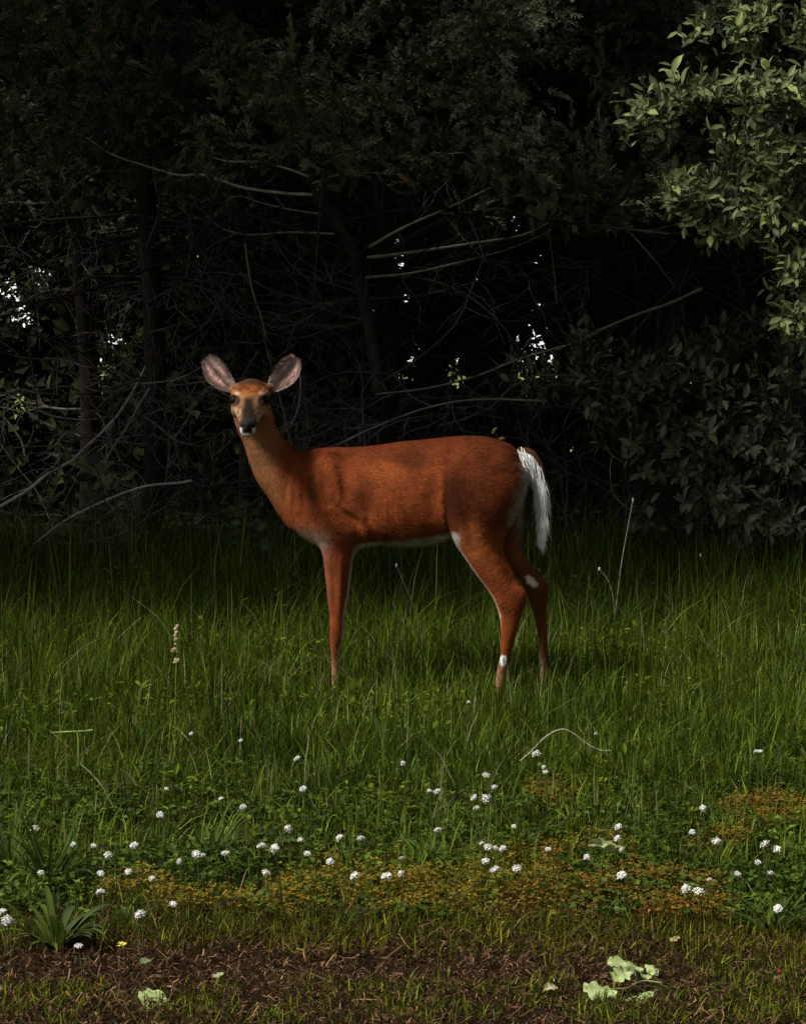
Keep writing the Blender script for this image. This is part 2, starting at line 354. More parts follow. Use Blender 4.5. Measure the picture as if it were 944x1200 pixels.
def surface_nets(Fd):
    ins = Fd < 0
    c = ins[:-1, :-1, :-1].astype(np.int8)
    cnt = sum(ins[a:a + Fd.shape[0] - 1, b:b + Fd.shape[1] - 1, d:d + Fd.shape[2] - 1].astype(np.int8) for a in (0, 1) for b in (0, 1) for d in (0, 1))
    act = (cnt > 0) & (cnt < 8); I = np.argwhere(act); idx = np.full(act.shape, -1, np.int64); idx[act] = np.arange(len(I))
    acc = np.zeros((len(I), 3)); num = np.zeros(len(I))
    cor = [(a, b, d) for a in (0, 1) for b in (0, 1) for d in (0, 1)]
    val = {q: Fd[I[:, 0] + q[0], I[:, 1] + q[1], I[:, 2] + q[2]] for q in cor}
    for q in cor:
        for ax in range(3):
            if q[ax] == 0:
                r = list(q); r[ax] = 1; r = tuple(r); a_, b_ = val[q], val[r]
                m = (a_ < 0) != (b_ < 0); t = np.where(m, a_ / np.where(m, a_ - b_, 1), 0)
                p = np.tile(np.array(q, float), (len(I), 1)); p[:, ax] = t
                acc[m] += p[m]; num[m] += 1
    V = (I + acc / num[:, None]) * h_ + lo
    T = []
    for ax in range(3):
        o1, o2 = [(1, 2), (2, 0), (0, 1)][ax]
        A = ins[:-1, :-1, :-1]; B = np.roll(ins, -1, ax)[:-1, :-1, :-1]
        E = np.argwhere(A != B); E = E[(E[:, o1] > 0) & (E[:, o2] > 0) & (E[:, ax] < act.shape[ax])]
        s0 = A[E[:, 0], E[:, 1], E[:, 2]]
        def g(da, db):
            q = E.copy(); q[:, o1] -= da; q[:, o2] -= db; return idx[q[:, 0], q[:, 1], q[:, 2]]
        a_, b_, c_, d_ = g(0, 0), g(1, 0), g(1, 1), g(0, 1)
        ok = (a_ >= 0) & (b_ >= 0) & (c_ >= 0) & (d_ >= 0); a_, b_, c_, d_, s0 = a_[ok], b_[ok], c_[ok], d_[ok], s0[ok]
        b2 = np.where(s0, b_, d_); d2 = np.where(s0, d_, b_)
        T += [np.stack([a_, d2, c_], -1), np.stack([a_, c_, b2], -1)]
    return V, np.vstack(T)
bv, bt = surface_nets(FLD); del FLD
# relax a little
for _ in range(3):
    acc = np.zeros_like(bv); num = np.zeros(len(bv))
    for a_, b_ in ((0, 1), (1, 2), (2, 0)):
        for p_, q_ in ((a_, b_), (b_, a_)):
            for ax in range(3): acc[:, ax] += np.bincount(bt[:, p_], bv[bt[:, q_], ax], len(bv))
            num += np.bincount(bt[:, p_], minlength=len(bv))
    bv = bv * .4 + acc / np.maximum(num, 1)[:, None] * .6
def relief(V):
    px = V[:, 0] * SC + PX0; py = GY - V[:, 2] * SC; yl = V[:, 1] - shy(V[:, 0]); d = np.zeros(len(V))
    def seg(x0, y0, x1, y1, wd, amp):
        vx, vy = x1 - x0, y1 - y0; L2 = vx * vx + vy * vy; t = np.clip(((px - x0) * vx + (py - y0) * vy) / L2, 0, 1)
        q = np.hypot(px - x0 - t * vx, py - y0 - t * vy); return amp * np.exp(-(q / wd)**2) * (.35 + .65 * np.sin(np.clip(t, .05, .95) * math.pi))
    for a in ((518, 540, 515, 632, 9, -.0055), (516, 570, 521, 628, 4, -.004), (505, 540, 530, 524, 7, -.004), (398, 588, 424, 606, 5, -.010), (424, 606, 432, 636, 5, -.008), (398, 596, 418, 612, 5, .006),
              (352, 545, 350, 600, 4, -.006), (362, 540, 366, 608, 4, -.005), (343, 560, 340, 610, 4, -.004), (376, 548, 384, 590, 5, .007), (390, 548, 398, 580, 4, -.006), (412, 550, 425, 590, 8, -.005),
              (572, 640, 594, 672, 5, -.007), (583, 660, 606, 690, 4, .004), (590, 655, 604, 680, 3, -.004), (582, 695, 590, 712, 4, -.004), (400, 655, 398, 720, 3, -.004), (390, 655, 392, 725, 3, .003),
              (560, 570, 590, 610, 9, -.005), (575, 540, 600, 570, 7, .005), (540, 590, 555, 640, 7, .006), (470, 530, 500, 528, 6, -.004), (430, 560, 440, 625, 4, -.0010), (446, 555, 456, 625, 4, -.0010), (462, 552, 472, 622, 4, -.0010), (478, 550, 487, 618, 4, -.0008)):
        d += seg(*a)
    return d * ss(.02, -.04, yl)
def vnormals(V, T):
    n = np.cross(V[T[:, 1]] - V[T[:, 0]], V[T[:, 2]] - V[T[:, 0]]); N = np.zeros_like(V)
    for k in range(3):
        for ax in range(3): N[:, ax] += np.bincount(T[:, k], n[:, ax], len(V))
    return nrm(N)
bn = vnormals(bv, bt)
bv = bv + bn * relief(bv)[:, None] * 1.05; bn = vnormals(bv, bt)
ctr = bv.mean(0)
if ((bv - ctr) * bn).sum(1).mean() < 0: bt = bt[:, ::-1]; bn = -bn

def mixc(A, B, t): return A * (1 - t[:, None]) + np.asarray(B) * t[:, None]
def deer_col(V, N):
    """fur colours of the coat by place, plus painted shade and highlights on the muscles"""
    x, y, z = V[:, 0], V[:, 1], V[:, 2]; px = x * SC + PX0; py = GY - z * SC
    yl = y - shy(x)
    n = fbm(px * .06, py * .06 + yl * 10, 31)
    n2 = fbm(px * .25, py * .7, 37)
    K = np.tile(np.array([.182, .044, .0140]), (len(V), 1)) * (.80 + .4 * n[:, None]) * (.9 + .2 * n2[:, None])
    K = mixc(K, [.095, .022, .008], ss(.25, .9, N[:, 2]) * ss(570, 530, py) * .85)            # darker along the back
    K = mixc(K, [.030, .008, .004], ss(515, 520, px + 3 * (n2 - .5)) * ss(645, 590, py) * (.30 + .70 * ss(590, 530, px)) * ss(522, 565, py) * .9)  # shade painted over the haunch, crisp along its front edge
    K = mixc(K, [.080, .020, .007], ss(515, 560, px) * ss(580, 540, py) * .85)  # more painted shade across the top of the haunch
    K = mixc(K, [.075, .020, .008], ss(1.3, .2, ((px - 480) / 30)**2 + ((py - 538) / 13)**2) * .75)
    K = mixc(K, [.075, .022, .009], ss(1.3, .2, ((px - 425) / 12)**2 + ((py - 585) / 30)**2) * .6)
    K = mixc(K, [.085, .024, .010], ss(1.3, .2, ((px - 366) / 7)**2 + ((py - 580) / 30)**2) * .55)  # painted shade in the fold before the shoulder
    K = mixc(K, [.10, .03, .013], ss(1.3, .2, ((px - 397) / 14)**2 + ((py - 586 - .3 * (px - 397)) / 4)**2) * .8)  # painted shade in the shoulder crease
    K = mixc(K, [.30, .085, .025], ss(1.3, .2, ((px - 400) / 22)**2 + ((py - 597 - .3 * (px - 397)) / 5)**2) * .4)  # painted highlight just below that crease
    K = mixc(K, [.36, .11, .035], ss(1.3, .2, ((px - 553) / 22)**2 + ((py - 632) / 26)**2) * .5)
    K = mixc(K, [.27, .072, .02], ss(1.3, .1, ((px - 450) / 30)**2 + ((py - 553) / 14)**2) * .5)                    # paler patch on the upper flank
    K = mixc(K, [.27, .075, .022], ss(590, 625, py) * ss(640, 690, py - 60) * .0 + ss(600, 640, py) * ss(700, 650, py) * ss(530, 560, px) * .5)
    throat = ss(.35, -.5, N[:, 0]) * ss(350, 312, px) * ss(640, 560, py)
    K = mixc(K, [.29, .125, .055], throat * .85)
    K = mixc(K, [.27, .12, .056], ss(340, 312, px) * ss(580, 525, py) * .7)
    K = mixc(K, [.42, .36, .29], ss(.1, -.8, N[:, 2]) * ss(395, 378, px) * ss(600, 640, py) * ss(340, 352, px) * .7)
    bel = ss(-1.5, 2.0, py - np.interp(px, [415, 426, 466, 498, 520, 532], [640, 636, 631, 626.5, 622.5, 621]) + 3 * (n2 - .5)) * ss(414, 424, px) * ss(540, 530, px) * ss(650, 646, py)
    K = mixc(K, [.52, .48, .43], bel)
    # pale hair down the back of the forelegs and the front of the hind legs
    _f = sorted(FL); re_ = np.interp(py, [q[0] for q in _f], [q[2] for q in _f])
    K = mixc(K, [.50, .38, .29], ss(4.0, 1.6, re_ - px + 2 * (n2 - .5)) * ss(636, 650, py) * ss(800, 780, py) * ss(425, 420, px) * ss(370, 380, px) * .85)
    fe_ = np.interp(py, [633, 649, 671, 690, 699, 718], [532, 541.5, 556, 570.5, 576, 583])
    K = mixc(K, [.50, .38, .29], ss(3.6, 1.4, px - fe_ + 1.5 * (n2 - .5)) * ss(632, 645, py) * ss(745, 715, py) * ss(520, 530, px) * (yl < 0) * .8)
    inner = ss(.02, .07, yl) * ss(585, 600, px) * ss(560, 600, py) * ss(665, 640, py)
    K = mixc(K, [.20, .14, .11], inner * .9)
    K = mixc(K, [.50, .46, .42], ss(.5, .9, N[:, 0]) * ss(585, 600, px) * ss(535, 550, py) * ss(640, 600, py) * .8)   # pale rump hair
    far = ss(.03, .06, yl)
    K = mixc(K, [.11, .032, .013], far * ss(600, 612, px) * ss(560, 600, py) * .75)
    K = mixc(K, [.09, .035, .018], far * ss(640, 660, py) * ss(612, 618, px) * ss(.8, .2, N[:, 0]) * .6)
    def spot(cx, cy, rx, ry, near=True, rot=0.0):
        qx_, qy_ = px - cx, py - cy; ca, sa = math.cos(rot), math.sin(rot); s_ = ((qx_ * ca + qy_ * sa) / rx)**2 + ((-qx_ * sa + qy_ * ca) / ry)**2 + (n2 - .5) * 1.6; r = ss(1.3, .6, s_)
        return r * ((yl < 0) if near else (yl > 0.02))
    K = mixc(K, [.78, .66, .50], spot(622.5, 683, 9.5, 4.5, False, .75)); K = mixc(K, [.8, .76, .72], spot(588, 770.5, 4.5, 7))
    K = mixc(K, [.03, .02, .015], spot(588.3, 770, 1.2, 3.5))
    K = mixc(K, [.45, .32, .22], ss(765, 790, py) * .35)
    K = mixc(K, [.03, .022, .018], ss(824, 826, py) * (yl < .02) + ss(816, 818, py) * (px > 600) * (yl > .02))
    # face
    hd = (y < HY + .02) & (z > HZ_ - .17) & (px < 325) & (y > HY - .3)
    u = (x - HX) / .0605; v = (z - HZ_) / .001; s = HY - y; au = np.abs(u)
    Kf = np.tile(np.array([.23, .115, .056]), (len(V), 1)) * (.8 + .4 * n2[:, None])
    Kf = mixc(Kf, [.27, .085, .024], ss(-14, -2, v) * ss(1.0, .6, au))                             # rust forehead
    Kf = mixc(Kf, [.04, .022, .014], ss(12, 32, v) * .95)
    Kf = mixc(Kf, [.55, .36, .24], ss(1.5, .1, ((au - .64 + v * .012) / .20)**2 + ((v + 3) / 7)**2 + (n2 - .5)) * .85)    # pale brow
    Kf = mixc(Kf, [.022, .015, .012], ss(.50, .20, au + .10 * ss(-60, -30, v) + .12 * (n2 - .5)) * ss(-2, -26, v) * ss(.05, .09, s))    # grey-brown bridge
    ring = ((au - .82) / .36)**2 + ((v + 25) / 18)**2
    Kf = mixc(Kf, [.025, .016, .012], ss(1.3, .75, ring) * .92)
    Kf = mixc(Kf, [.06, .035, .024], ss(.62, .5, np.abs(au - .50) * 4) * ss(9, 3, np.abs(v + 48)) * .8)
    Kf = mixc(Kf, [.42, .25, .15], ss(.34, .48, au) * ss(-44, -54, v) * ss(-102, -90, v) * .85)
    Kf = mixc(Kf, [.035, .028, .024], ss(.50, .42, au) * ss(-78, -92, v) * ss(.18, .2, s))
    Kf = mixc(Kf, [.75, .72, .68], ss(.25, .31, au) * ss(.60, .48, au) * ss(-106, -113, v) * ss(-132, -124, v) * ss(.185, .2, s))
    Kf = mixc(Kf, [.50, .46, .42], ss(-127, -133, v))
    n3 = fbm(x * 90, z * 90, 53); Kf = mixc(Kf, [.11, .055, .03], ss(.52, .68, n3) * ss(-20, -32, v) * ss(-100, -85, v) * ss(.3, .45, au) * .75)
    Kf = mixc(Kf, [.07, .025, .012], ss(.42, .62, n3) * ss(-6, 6, v) * .8)
    Kf = mixc(Kf, [.40, .31, .24], ss(-60, -100, v) * ss(.17, .12, s) * .5)
    wf = hd * ss(-.02, .035, s - ss(-30, -110, v) * .09 - .02 * n2)
    K = K * (1 - wf[:, None]) + Kf * wf[:, None]
    return K
deer = thing('deer', 'reddish brown white-tailed doe standing in the grass and looking at the camera', 'deer', (0, 0, 0))
deer.location = (float(W(PX0, GY, DY)[0]), DY, 0.0)
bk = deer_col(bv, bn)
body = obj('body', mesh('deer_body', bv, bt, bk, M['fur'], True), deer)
# short coat
def sample(V, T, n):
    A = np.linalg.norm(np.cross(V[T[:, 1]] - V[T[:, 0]], V[T[:, 2]] - V[T[:, 0]]), axis=1)
    f = rng.choice(len(T), n, p=A / A.sum()); r1 = np.sqrt(rng.random(n)); r2 = rng.random(n)
    w_ = np.stack([1 - r1, r1 * (1 - r2), r1 * r2], -1); return f, w_
f, w_ = sample(bv, bt, 150000)
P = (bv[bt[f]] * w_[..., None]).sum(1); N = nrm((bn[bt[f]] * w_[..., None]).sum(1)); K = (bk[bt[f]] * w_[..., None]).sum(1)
px = P[:, 0] * SC + PX0; py = GY - P[:, 2] * SC
D = np.tile([1.0, 0, -.45], (len(P), 1))
neck = ss(400, 340, px); leg = ss(620, 660, py)
D = D * (1 - neck)[:, None] + np.array([.35, 0, -1]) * neck[:, None]
D = D * (1 - leg)[:, None] + np.array([.05, 0, -1]) * leg[:, None]
hd = (P[:, 1] < HY) & (P[:, 2] > HZ_ - .16) & (px < 325)
D[hd] = nrm(np.stack([(P[hd, 0] - HX) * 6, np.full(hd.sum(), 1.0), np.full(hd.sum(), .2)], -1))
D = nrm(D) + rng.normal(0, .22, D.shape); D = nrm(D - N * (D * N).sum(1)[:, None])
lift = rng.uniform(.08, .28, len(P)); D = nrm(D + N * lift[:, None])
bel = ss(-.2, -.7, N[:, 2]) * ss(420, 440, px) * ss(550, 530, px) * (py < 660)
rump = ss(.4, .8, N[:, 0]) * ss(590, 600, px) * ss(530, 550, py) * ss(660, 620, py)
P = P; clump = .7 + .6 * fbm(px * .35, py * .35, 63)
Lh = .015 * clump * (1 - .5 * leg) * (1 - .55 * hd) + .016 * bel + .02 * rump
Lh = Lh * rng.uniform(.6, 1.3, len(P))
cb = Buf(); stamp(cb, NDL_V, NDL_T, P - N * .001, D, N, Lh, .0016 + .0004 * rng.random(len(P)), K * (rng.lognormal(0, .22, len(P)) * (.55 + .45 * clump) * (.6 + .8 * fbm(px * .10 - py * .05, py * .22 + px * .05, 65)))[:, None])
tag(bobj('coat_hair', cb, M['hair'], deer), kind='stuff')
# eyes
def sphere(c, r, nu=16, nv=10):
    u = np.linspace(0, math.pi, nv + 1); v = np.arange(nu) * 2 * math.pi / nu
    V = np.stack([np.sin(u)[:, None] * np.cos(v), np.sin(u)[:, None] * np.sin(v), np.cos(u)[:, None] * np.ones(nu)], -1).reshape(-1, 3) * np.asarray(r) + np.asarray(c)
    i = (np.arange(nv)[:, None] * nu); j = np.arange(nu)[None]; k = (j + 1) % nu
    T = np.vstack([np.stack([i + j, i + nu + j, i + nu + k], -1).reshape(-1, 3), np.stack([i + j, i + nu + k, i + k], -1).reshape(-1, 3)])
    return V, T
for sgn in (-1, 1):
    b = Buf(); V, T = sphere((HX + sgn * .0475, HY - .087, HZ_ - .024), (.0195, .0180, .0150)); b.add(V, T, [.012, .008, .006])
    eye = bobj('eye', b, M['wet'], deer, True)
    b = Buf(); th = np.linspace(math.pi * .05, math.pi * .95, 10)
    c = np.array([HX + sgn * .0475, HY - .0895, HZ_ - .024])
    tube(b, c + np.stack([np.cos(th) * .017, -.006 * np.sin(th) - .004, np.sin(th) * .0135], -1), .0022, [.03, .02, .015], 6)
    bobj('eyelid', b, M['fur'], deer, True)
# nose pad with nostrils
b = Buf(); V, T = sphere((HX, HY - .230, HZ_ - .105), (.0225, .017, .0195), 24, 16)
rel = V - np.array([HX, HY - .230, HZ_ - .105])
for sgn in (-1, 1):
    dd = ((rel[:, 0] - sgn * .013) / .006)**2 + ((rel[:, 2] + .002) / .0065)**2
    V[:, 1] += .008 * np.exp(-dd * 1.3) * (rel[:, 1] < 0)
V[:, 0] = HX + rel[:, 0] * (1 - .25 * ss(0, -.017, rel[:, 2]))
b.add(V, T, [.009, .009, .010]); bobj('nose', b, M['nose'], deer, True)
# ears
for sgn in (-1, 1):
    base = np.array([HX + sgn * .060, HY - .010, HZ_ + .006]); tip = np.array([HX + sgn * .147, HY + .006, HZ_ + .113])
    ax = tip - base; L = np.linalg.norm(ax); ax /= L; fr = np.array([0, -1.0, 0]); sd_ = nrm(np.cross(ax, fr)); fr = np.cross(sd_, ax)
    nu, nv = 22, 17
    uu = np.linspace(0, 1, nu); vv = np.linspace(-1, 1, nv)
    wdt = np.interp(uu, [0, .12, .3, .5, .7, .85, .95, 1], [.014, .024, .035, .0415, .040, .030, .017, .002])
    U, Vv = np.meshgrid(uu, vv, indexing='ij'); Wd = wdt[:, None]
    cup = .75
    def surf(off):
        X_ = np.sin(Vv * 1.15) * Wd / math.sin(1.15) * 1.0 * sgn
        Y_ = (1 - np.cos(Vv * 1.3)) * Wd * cup - off
        X_ = X_ + sgn * .006 * np.sin(U * math.pi) 
        return base + ax * (U * L)[..., None] + sd_ * X_[..., None] + fr * Y_[..., None]
    b = Buf(); inn = surf(0).reshape(-1, 3); out_ = surf(.004).reshape(-1, 3)
    i = (np.arange(nu - 1)[:, None] * nv + np.arange(nv - 1)[None]).ravel(); T = np.vstack([np.stack([i, i + 1, i + nv + 1], -1), np.stack([i, i + nv + 1, i + nv], -1)])
    fold = np.exp(-((Vv - .25 - .2 * U) / .14)**2) * ss(.1, .25, U) * ss(.95, .75, U)
    fold2 = np.exp(-((Vv + .35) / .12)**2) * ss(.1, .25, U) * ss(.9, .7, U)
    Ki = np.array([.58, .40, .365])[None, None] * np.ones((nu, nv, 1)) * (.50 + 1.1 * fold + .7 * fold2)[..., None]
    rim = ss(.86, .98, np.abs(Vv)); Ki = Ki * (1 - rim[..., None]) + np.array([.03, .02, .016]) * rim[..., None]
    tp = ss(.9, .98, U)[..., None]; Ki = Ki * (1 - tp) + np.array([.02, .015, .012]) * tp
    wb = (ss(.35, .05, U) * ss(.2, -.6, Vv * 1.0))[..., None]; Ki = Ki * (1 - wb * .7) + np.array([.6, .5, .44]) * wb * .7
    ear = Buf(); ear.add(inn, T, Ki.reshape(-1, 3)); ear.add(out_, T[:, ::-1], np.array([.12, .06, .035]))
    e_ = bobj('ear', ear, M['fur'], deer, True)
    hb = Buf(); m_ = 1700; ui = rng.integers(0, nu - 2, m_); vi = rng.integers(0, nv - 1, m_)
    edge = np.abs(vv[vi]) > .6; G2 = inn.reshape(nu, nv, 3); p_ = G2[ui, vi] + rng.normal(0, .0015, (m_, 3))
    d_ = ax * 1.0 + sd_ * (-np.sign(vv[vi]) * .5 * sgn)[:, None] + fr * .35 + rng.normal(0, .2, (m_, 3))
    stamp(hb, NDL_V, NDL_T, p_, d_, np.tile(fr, (m_, 1)) + rng.normal(0, .2, (m_, 3)), rng.uniform(.008, .02, m_), .0014, Ki[ui, vi] * rng.uniform(.9, 1.7, (m_, 1)))
    hh_ = bobj('ear_hair', hb, M['hair'], e_); hh_['kind'] = 'stuff'
# tail: brown upper side, long white hair beneath
tp = np.array([[dx(606), YS(606, -.01), dz(530)], [dx(620), YS(612, -.012), dz(534)], [dx(631), YS(614, -.02), dz(552)], [dx(636), YS(616, -.03), dz(580)], [dx(636), YS(616, -.035), dz(606)], [dx(633), YS(616, -.035), dz(622)]], float)
tp = smoothpoly(tp, 16); tr = np.interp(np.linspace(0, 1, 16), [0, .2, .6, 1], [.016, .020, .015, .004])
b = Buf(); tube(b, tp, tr, [.065, .026, .013], 10); tail = bobj('tail', b, M['fur'], deer, True)
def tail_hair(n, side, cols, lr):
    s = rng.random(n)**.9; ix = s * 15; i = np.minimum(ix.astype(int), 14); p = tp[i] + (tp[i + 1] - tp[i]) * (ix - i)[:, None]
    r = np.interp(s, [0, .2, .6, 1], [.020, .024, .018, .004])
    th = rng.normal(side, .75, n)
    nn = np.stack([np.cos(th), np.sin(th) * -1.0, .15 * np.ones(n)], -1); p = p + nn * r[:, None] * .8
    d = np.stack([np.cos(th) * .18 - .02, -.1 * np.sin(th), -np.ones(n)], -1) + rng.normal(0, .09, (n, 3)); d[:, 0] += .10 * (1 - s)
    k = np.array(cols)[rng.integers(0, len(cols), n)] * rng.uniform(.75, 1.1, (n, 1))
    hb = Buf()
    L_ = rng.uniform(*lr, n) * (.65 + .7 * vnoise(s * 14, th * 2.5, 5)) * np.interp(s, [0, .15, .7, 1], [.35, .9, 1, .8])
    tv = np.array([[0, -.5, 0], [0, .5, 0], [.5, -.42, .0], [.5, .42, .0], [1, 0, 0]]); tt = np.array([[0, 1, 3], [0, 3, 2], [2, 3, 4]])
    stamp(hb, tv, tt, p, d, nn, L_, .0018, k); return hb
# th measured so that pi is toward the rump (white), 0 is away (brown)
hw = bobj('white_tail_hair', tail_hair(5200, math.pi * .78, [[.8, .8, .8], [.7, .7, .71], [.85, .84, .82]], (.035, .085)), M['hair'], tail); hw['kind'] = 'stuff'; hw['label'] = 'long white hair on the underside of the tail'
hb_ = bobj('brown_tail_hair', tail_hair(2600, -.2, [[.09, .032, .015], [.04, .02, .013], [.015, .012, .010]], (.04, .075)), M['hair'], tail); hb_['kind'] = 'stuff'
# bright white tuft at the root of the tail
n = 700; p = np.array([dx(609), YS(609, -.035), dz(540)]) + rng.normal(0, 1, (n, 3)) * np.array([.007, .008, .014])
hb = Buf(); stamp(hb, NDL_V, NDL_T, p, np.tile([.25, -.25, -1], (n, 1)) + rng.normal(0, .2, (n, 3)), np.tile([.2, -1, .1], (n, 1)) + rng.normal(0, .2, (n, 3)), rng.uniform(.02, .04, n), .0022, np.tile([.85, .83, .8], (n, 1)))
o = bobj('white_rump_hair', hb, M['hair'], deer); o['kind'] = 'stuff'
# rooting of parts: hooves as dark horn caps
for cx, yo, gy_ in ((388, -.068, 832), (389, .07, 832), (577, -.085, 834), (631, .075, 824)):
    b = Buf()
    for k in (-1, 1):
        X0 = float(dx(cx)); Y0 = YS(cx, yo) + k * .011
        st = [(0, .026, .0115, -.006), (.018, .023, .0105, -.002), (.036, .017, .009, .004)]
        V = []; m_ = 10; th = np.arange(m_) * 2 * math.pi / m_
        for z_, a_, b_, ox in st: V.append(np.stack([X0 + ox + np.cos(th) * a_ , Y0 + np.sin(th) * b_, np.full(m_, z_)], -1))
        V = np.vstack(V + [np.array([[X0 + .004, Y0, .042]])]); T = []
        for r in range(2):
            for j in range(m_):
                q = (j + 1) % m_; T += [[r * m_ + j, r * m_ + q, (r + 1) * m_ + q], [r * m_ + j, (r + 1) * m_ + q, (r + 1) * m_ + j]]
        for j in range(m_): T.append([2 * m_ + j, 2 * m_ + (j + 1) % m_, 3 * m_])
        b.add(V, T, [.02, .016, .014])
    bobj('hoof', b, M['horn'], deer, True)

# ------------------------------------------------------------------ GRASS
def green(n, br=1.0):
    a = rng.random((n, 1)); k = np.array([.024, .044, .004]) * (1 - a) + np.array([.066, .098, .007]) * a
    return k * rng.lognormal(-.1, .42, (n, 1)) * br
def scatter(x_, y0, y1, n):
    Y = rng.uniform(y0, y1, n); hw = .165 * Y + x_; X = rng.uniform(-1, 1, n) * hw
    return X, Y
def patch(x, y):
    px = 472 + x / y * F; py = HZ + F * CAMZ / y; v = 0 * x
    for cx, cy, rx, ry in ((360, 1066, 110, 16), (480, 1060, 90, 16), (610, 1040, 70, 22), (700, 1050, 75, 24), (735, 1060, 40, 22), (840, 1010, 45, 22), (690, 1020, 60, 14), (900, 975, 60, 22), (150, 1065, 60, 16), (640, 1070, 120, 18), (800, 1070, 60, 20), (650, 950, 40, 18), (500, 1088, 260, 16), (250, 1080, 130, 14), (760, 1095, 150, 12), (420, 1030, 60, 8)):
        v = np.maximum(v, ss(1.25, .3, ((px - cx) / rx)**2 + ((py - cy) / ry)**2))
    return v
def meadow(n, y0, y1, hfun, wid, seed, straw=.05, br=1.0):
    X, Y = scatter(.7, y0, y1, n)
    cl = fbm(X * 3.1, Y * 2.2, seed); keep = rng.random(n) < ss(.22, .55, cl) * .8 + .25
    if y0 < 6: keep &= rng.random(n) > patch(X, Y) * .55
    X, Y, cl = X[keep], Y[keep], cl[keep]; n = len(X)
    c2 = fbm(X * 8, Y * 6, seed + 9); h = hfun(X, Y) * (.40 + .75 * cl + .45 * c2) * rng.lognormal(0, .33, n)
    col = green(n, br) * (.35 + .8 * fbm(X * 1.7, Y * 1.3, seed + 5) + .65 * c2)[:, None] * (1 + (vnoise(X * 5, Y * 4, seed + 7)[:, None] - .5) * np.array([.5, .1, 0]))
    s = rng.random(n) < straw; col[s] = np.array([.22, .20, .10]) * rng.uniform(.5, 1.2, (s.sum(), 1))
    az = rng.uniform(0, 2 * math.pi, n); lean = np.abs(rng.normal(.3, .55, n)); lean = np.clip(lean, .02, 1.3)
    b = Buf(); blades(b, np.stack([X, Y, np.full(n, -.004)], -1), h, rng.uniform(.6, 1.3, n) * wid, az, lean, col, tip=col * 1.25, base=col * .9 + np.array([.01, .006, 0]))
    return b
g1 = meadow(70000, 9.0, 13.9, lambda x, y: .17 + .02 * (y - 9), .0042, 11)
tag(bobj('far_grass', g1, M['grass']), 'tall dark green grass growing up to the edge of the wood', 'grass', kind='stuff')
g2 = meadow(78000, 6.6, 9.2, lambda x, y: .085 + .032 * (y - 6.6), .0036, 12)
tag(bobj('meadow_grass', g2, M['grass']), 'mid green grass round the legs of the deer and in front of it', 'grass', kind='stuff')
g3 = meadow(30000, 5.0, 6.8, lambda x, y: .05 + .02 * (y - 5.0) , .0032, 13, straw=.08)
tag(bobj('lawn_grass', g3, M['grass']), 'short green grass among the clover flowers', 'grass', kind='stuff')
n = 24000; X, Y = scatter(.5, 5.6, 10.6, n); cl = fbm(X * 2.4, Y * 1.9, 71); k_ = rng.random(n) < ss(.38, .62, cl); X, Y = X[k_], Y[k_]; n = len(X); b = Buf(); t_ = rng.random((n, 1))
blades(b, np.stack([X, Y, 0 * X], -1), (.05 + .034 * (Y - 5.2)) * rng.lognormal(0, .25, n), rng.uniform(.003, .006, n), rng.uniform(0, 6.3, n), np.abs(rng.normal(.5, .4, n)).clip(0, 1.3), (np.array([.07, .11, .008]) * (1 - t_) + np.array([.17, .22, .028]) * t_) * rng.uniform(.7, 1.3, (n, 1)))
tag(bobj('broad_grass', b, M['grass']), 'brighter broad grass blades standing in loose clumps through the meadow', 'grass', kind='stuff')
n = 900; X, Y = scatter(.5, 5.6, 12.6, n); b = Buf(); t_ = rng.random((n, 1))
blades(b, np.stack([X, Y, 0 * X], -1), (.09 + .045 * (Y - 5.2)) * rng.lognormal(0, .22, n), rng.uniform(.0022, .0036, n), rng.uniform(0, 6.3, n), np.abs(rng.normal(.3, .35, n)).clip(0, 1.2), (np.array([.20, .19, .09]) * (1 - t_) + np.array([.34, .33, .17]) * t_) * rng.uniform(.5, 1.1, (n, 1)))
tag(bobj('dry_grass', b, M['grass']), 'thin pale dry stems scattered among the green grass', 'grass', kind='stuff')
n = 26000; X, Y = scatter(.5, 5.9, 11.0, n); k_ = rng.random(n) < ss(.56, .72, fbm(X * 2.6, Y * 2.2, 121)); X, Y = X[k_], Y[k_]; n = len(X); b = Buf(); t_ = rng.random((n, 1))
stamp(b, LEAF_V, LEAF_T, np.stack([X, Y, (.04 + .022 * (Y - 5.2)) * rng.uniform(.3, 1.5, n)], -1), rng.normal(0, 1, (n, 3)) * [1, 1, .5] + [0, 0, .25], np.stack([rng.normal(0, .4, n), rng.normal(0, .4, n), np.ones(n)], -1), rng.uniform(.012, .036, n), rng.uniform(.006, .016, n), (np.array([.06, .095, .008]) * (1 - t_) + np.array([.16, .20, .02]) * t_) * rng.uniform(.7, 1.2, (n, 1)))
tag(bobj('meadow_herbs', b, M['grass']), 'clumps of small yellow green leaves of weeds among the grass', 'weeds', kind='stuff')
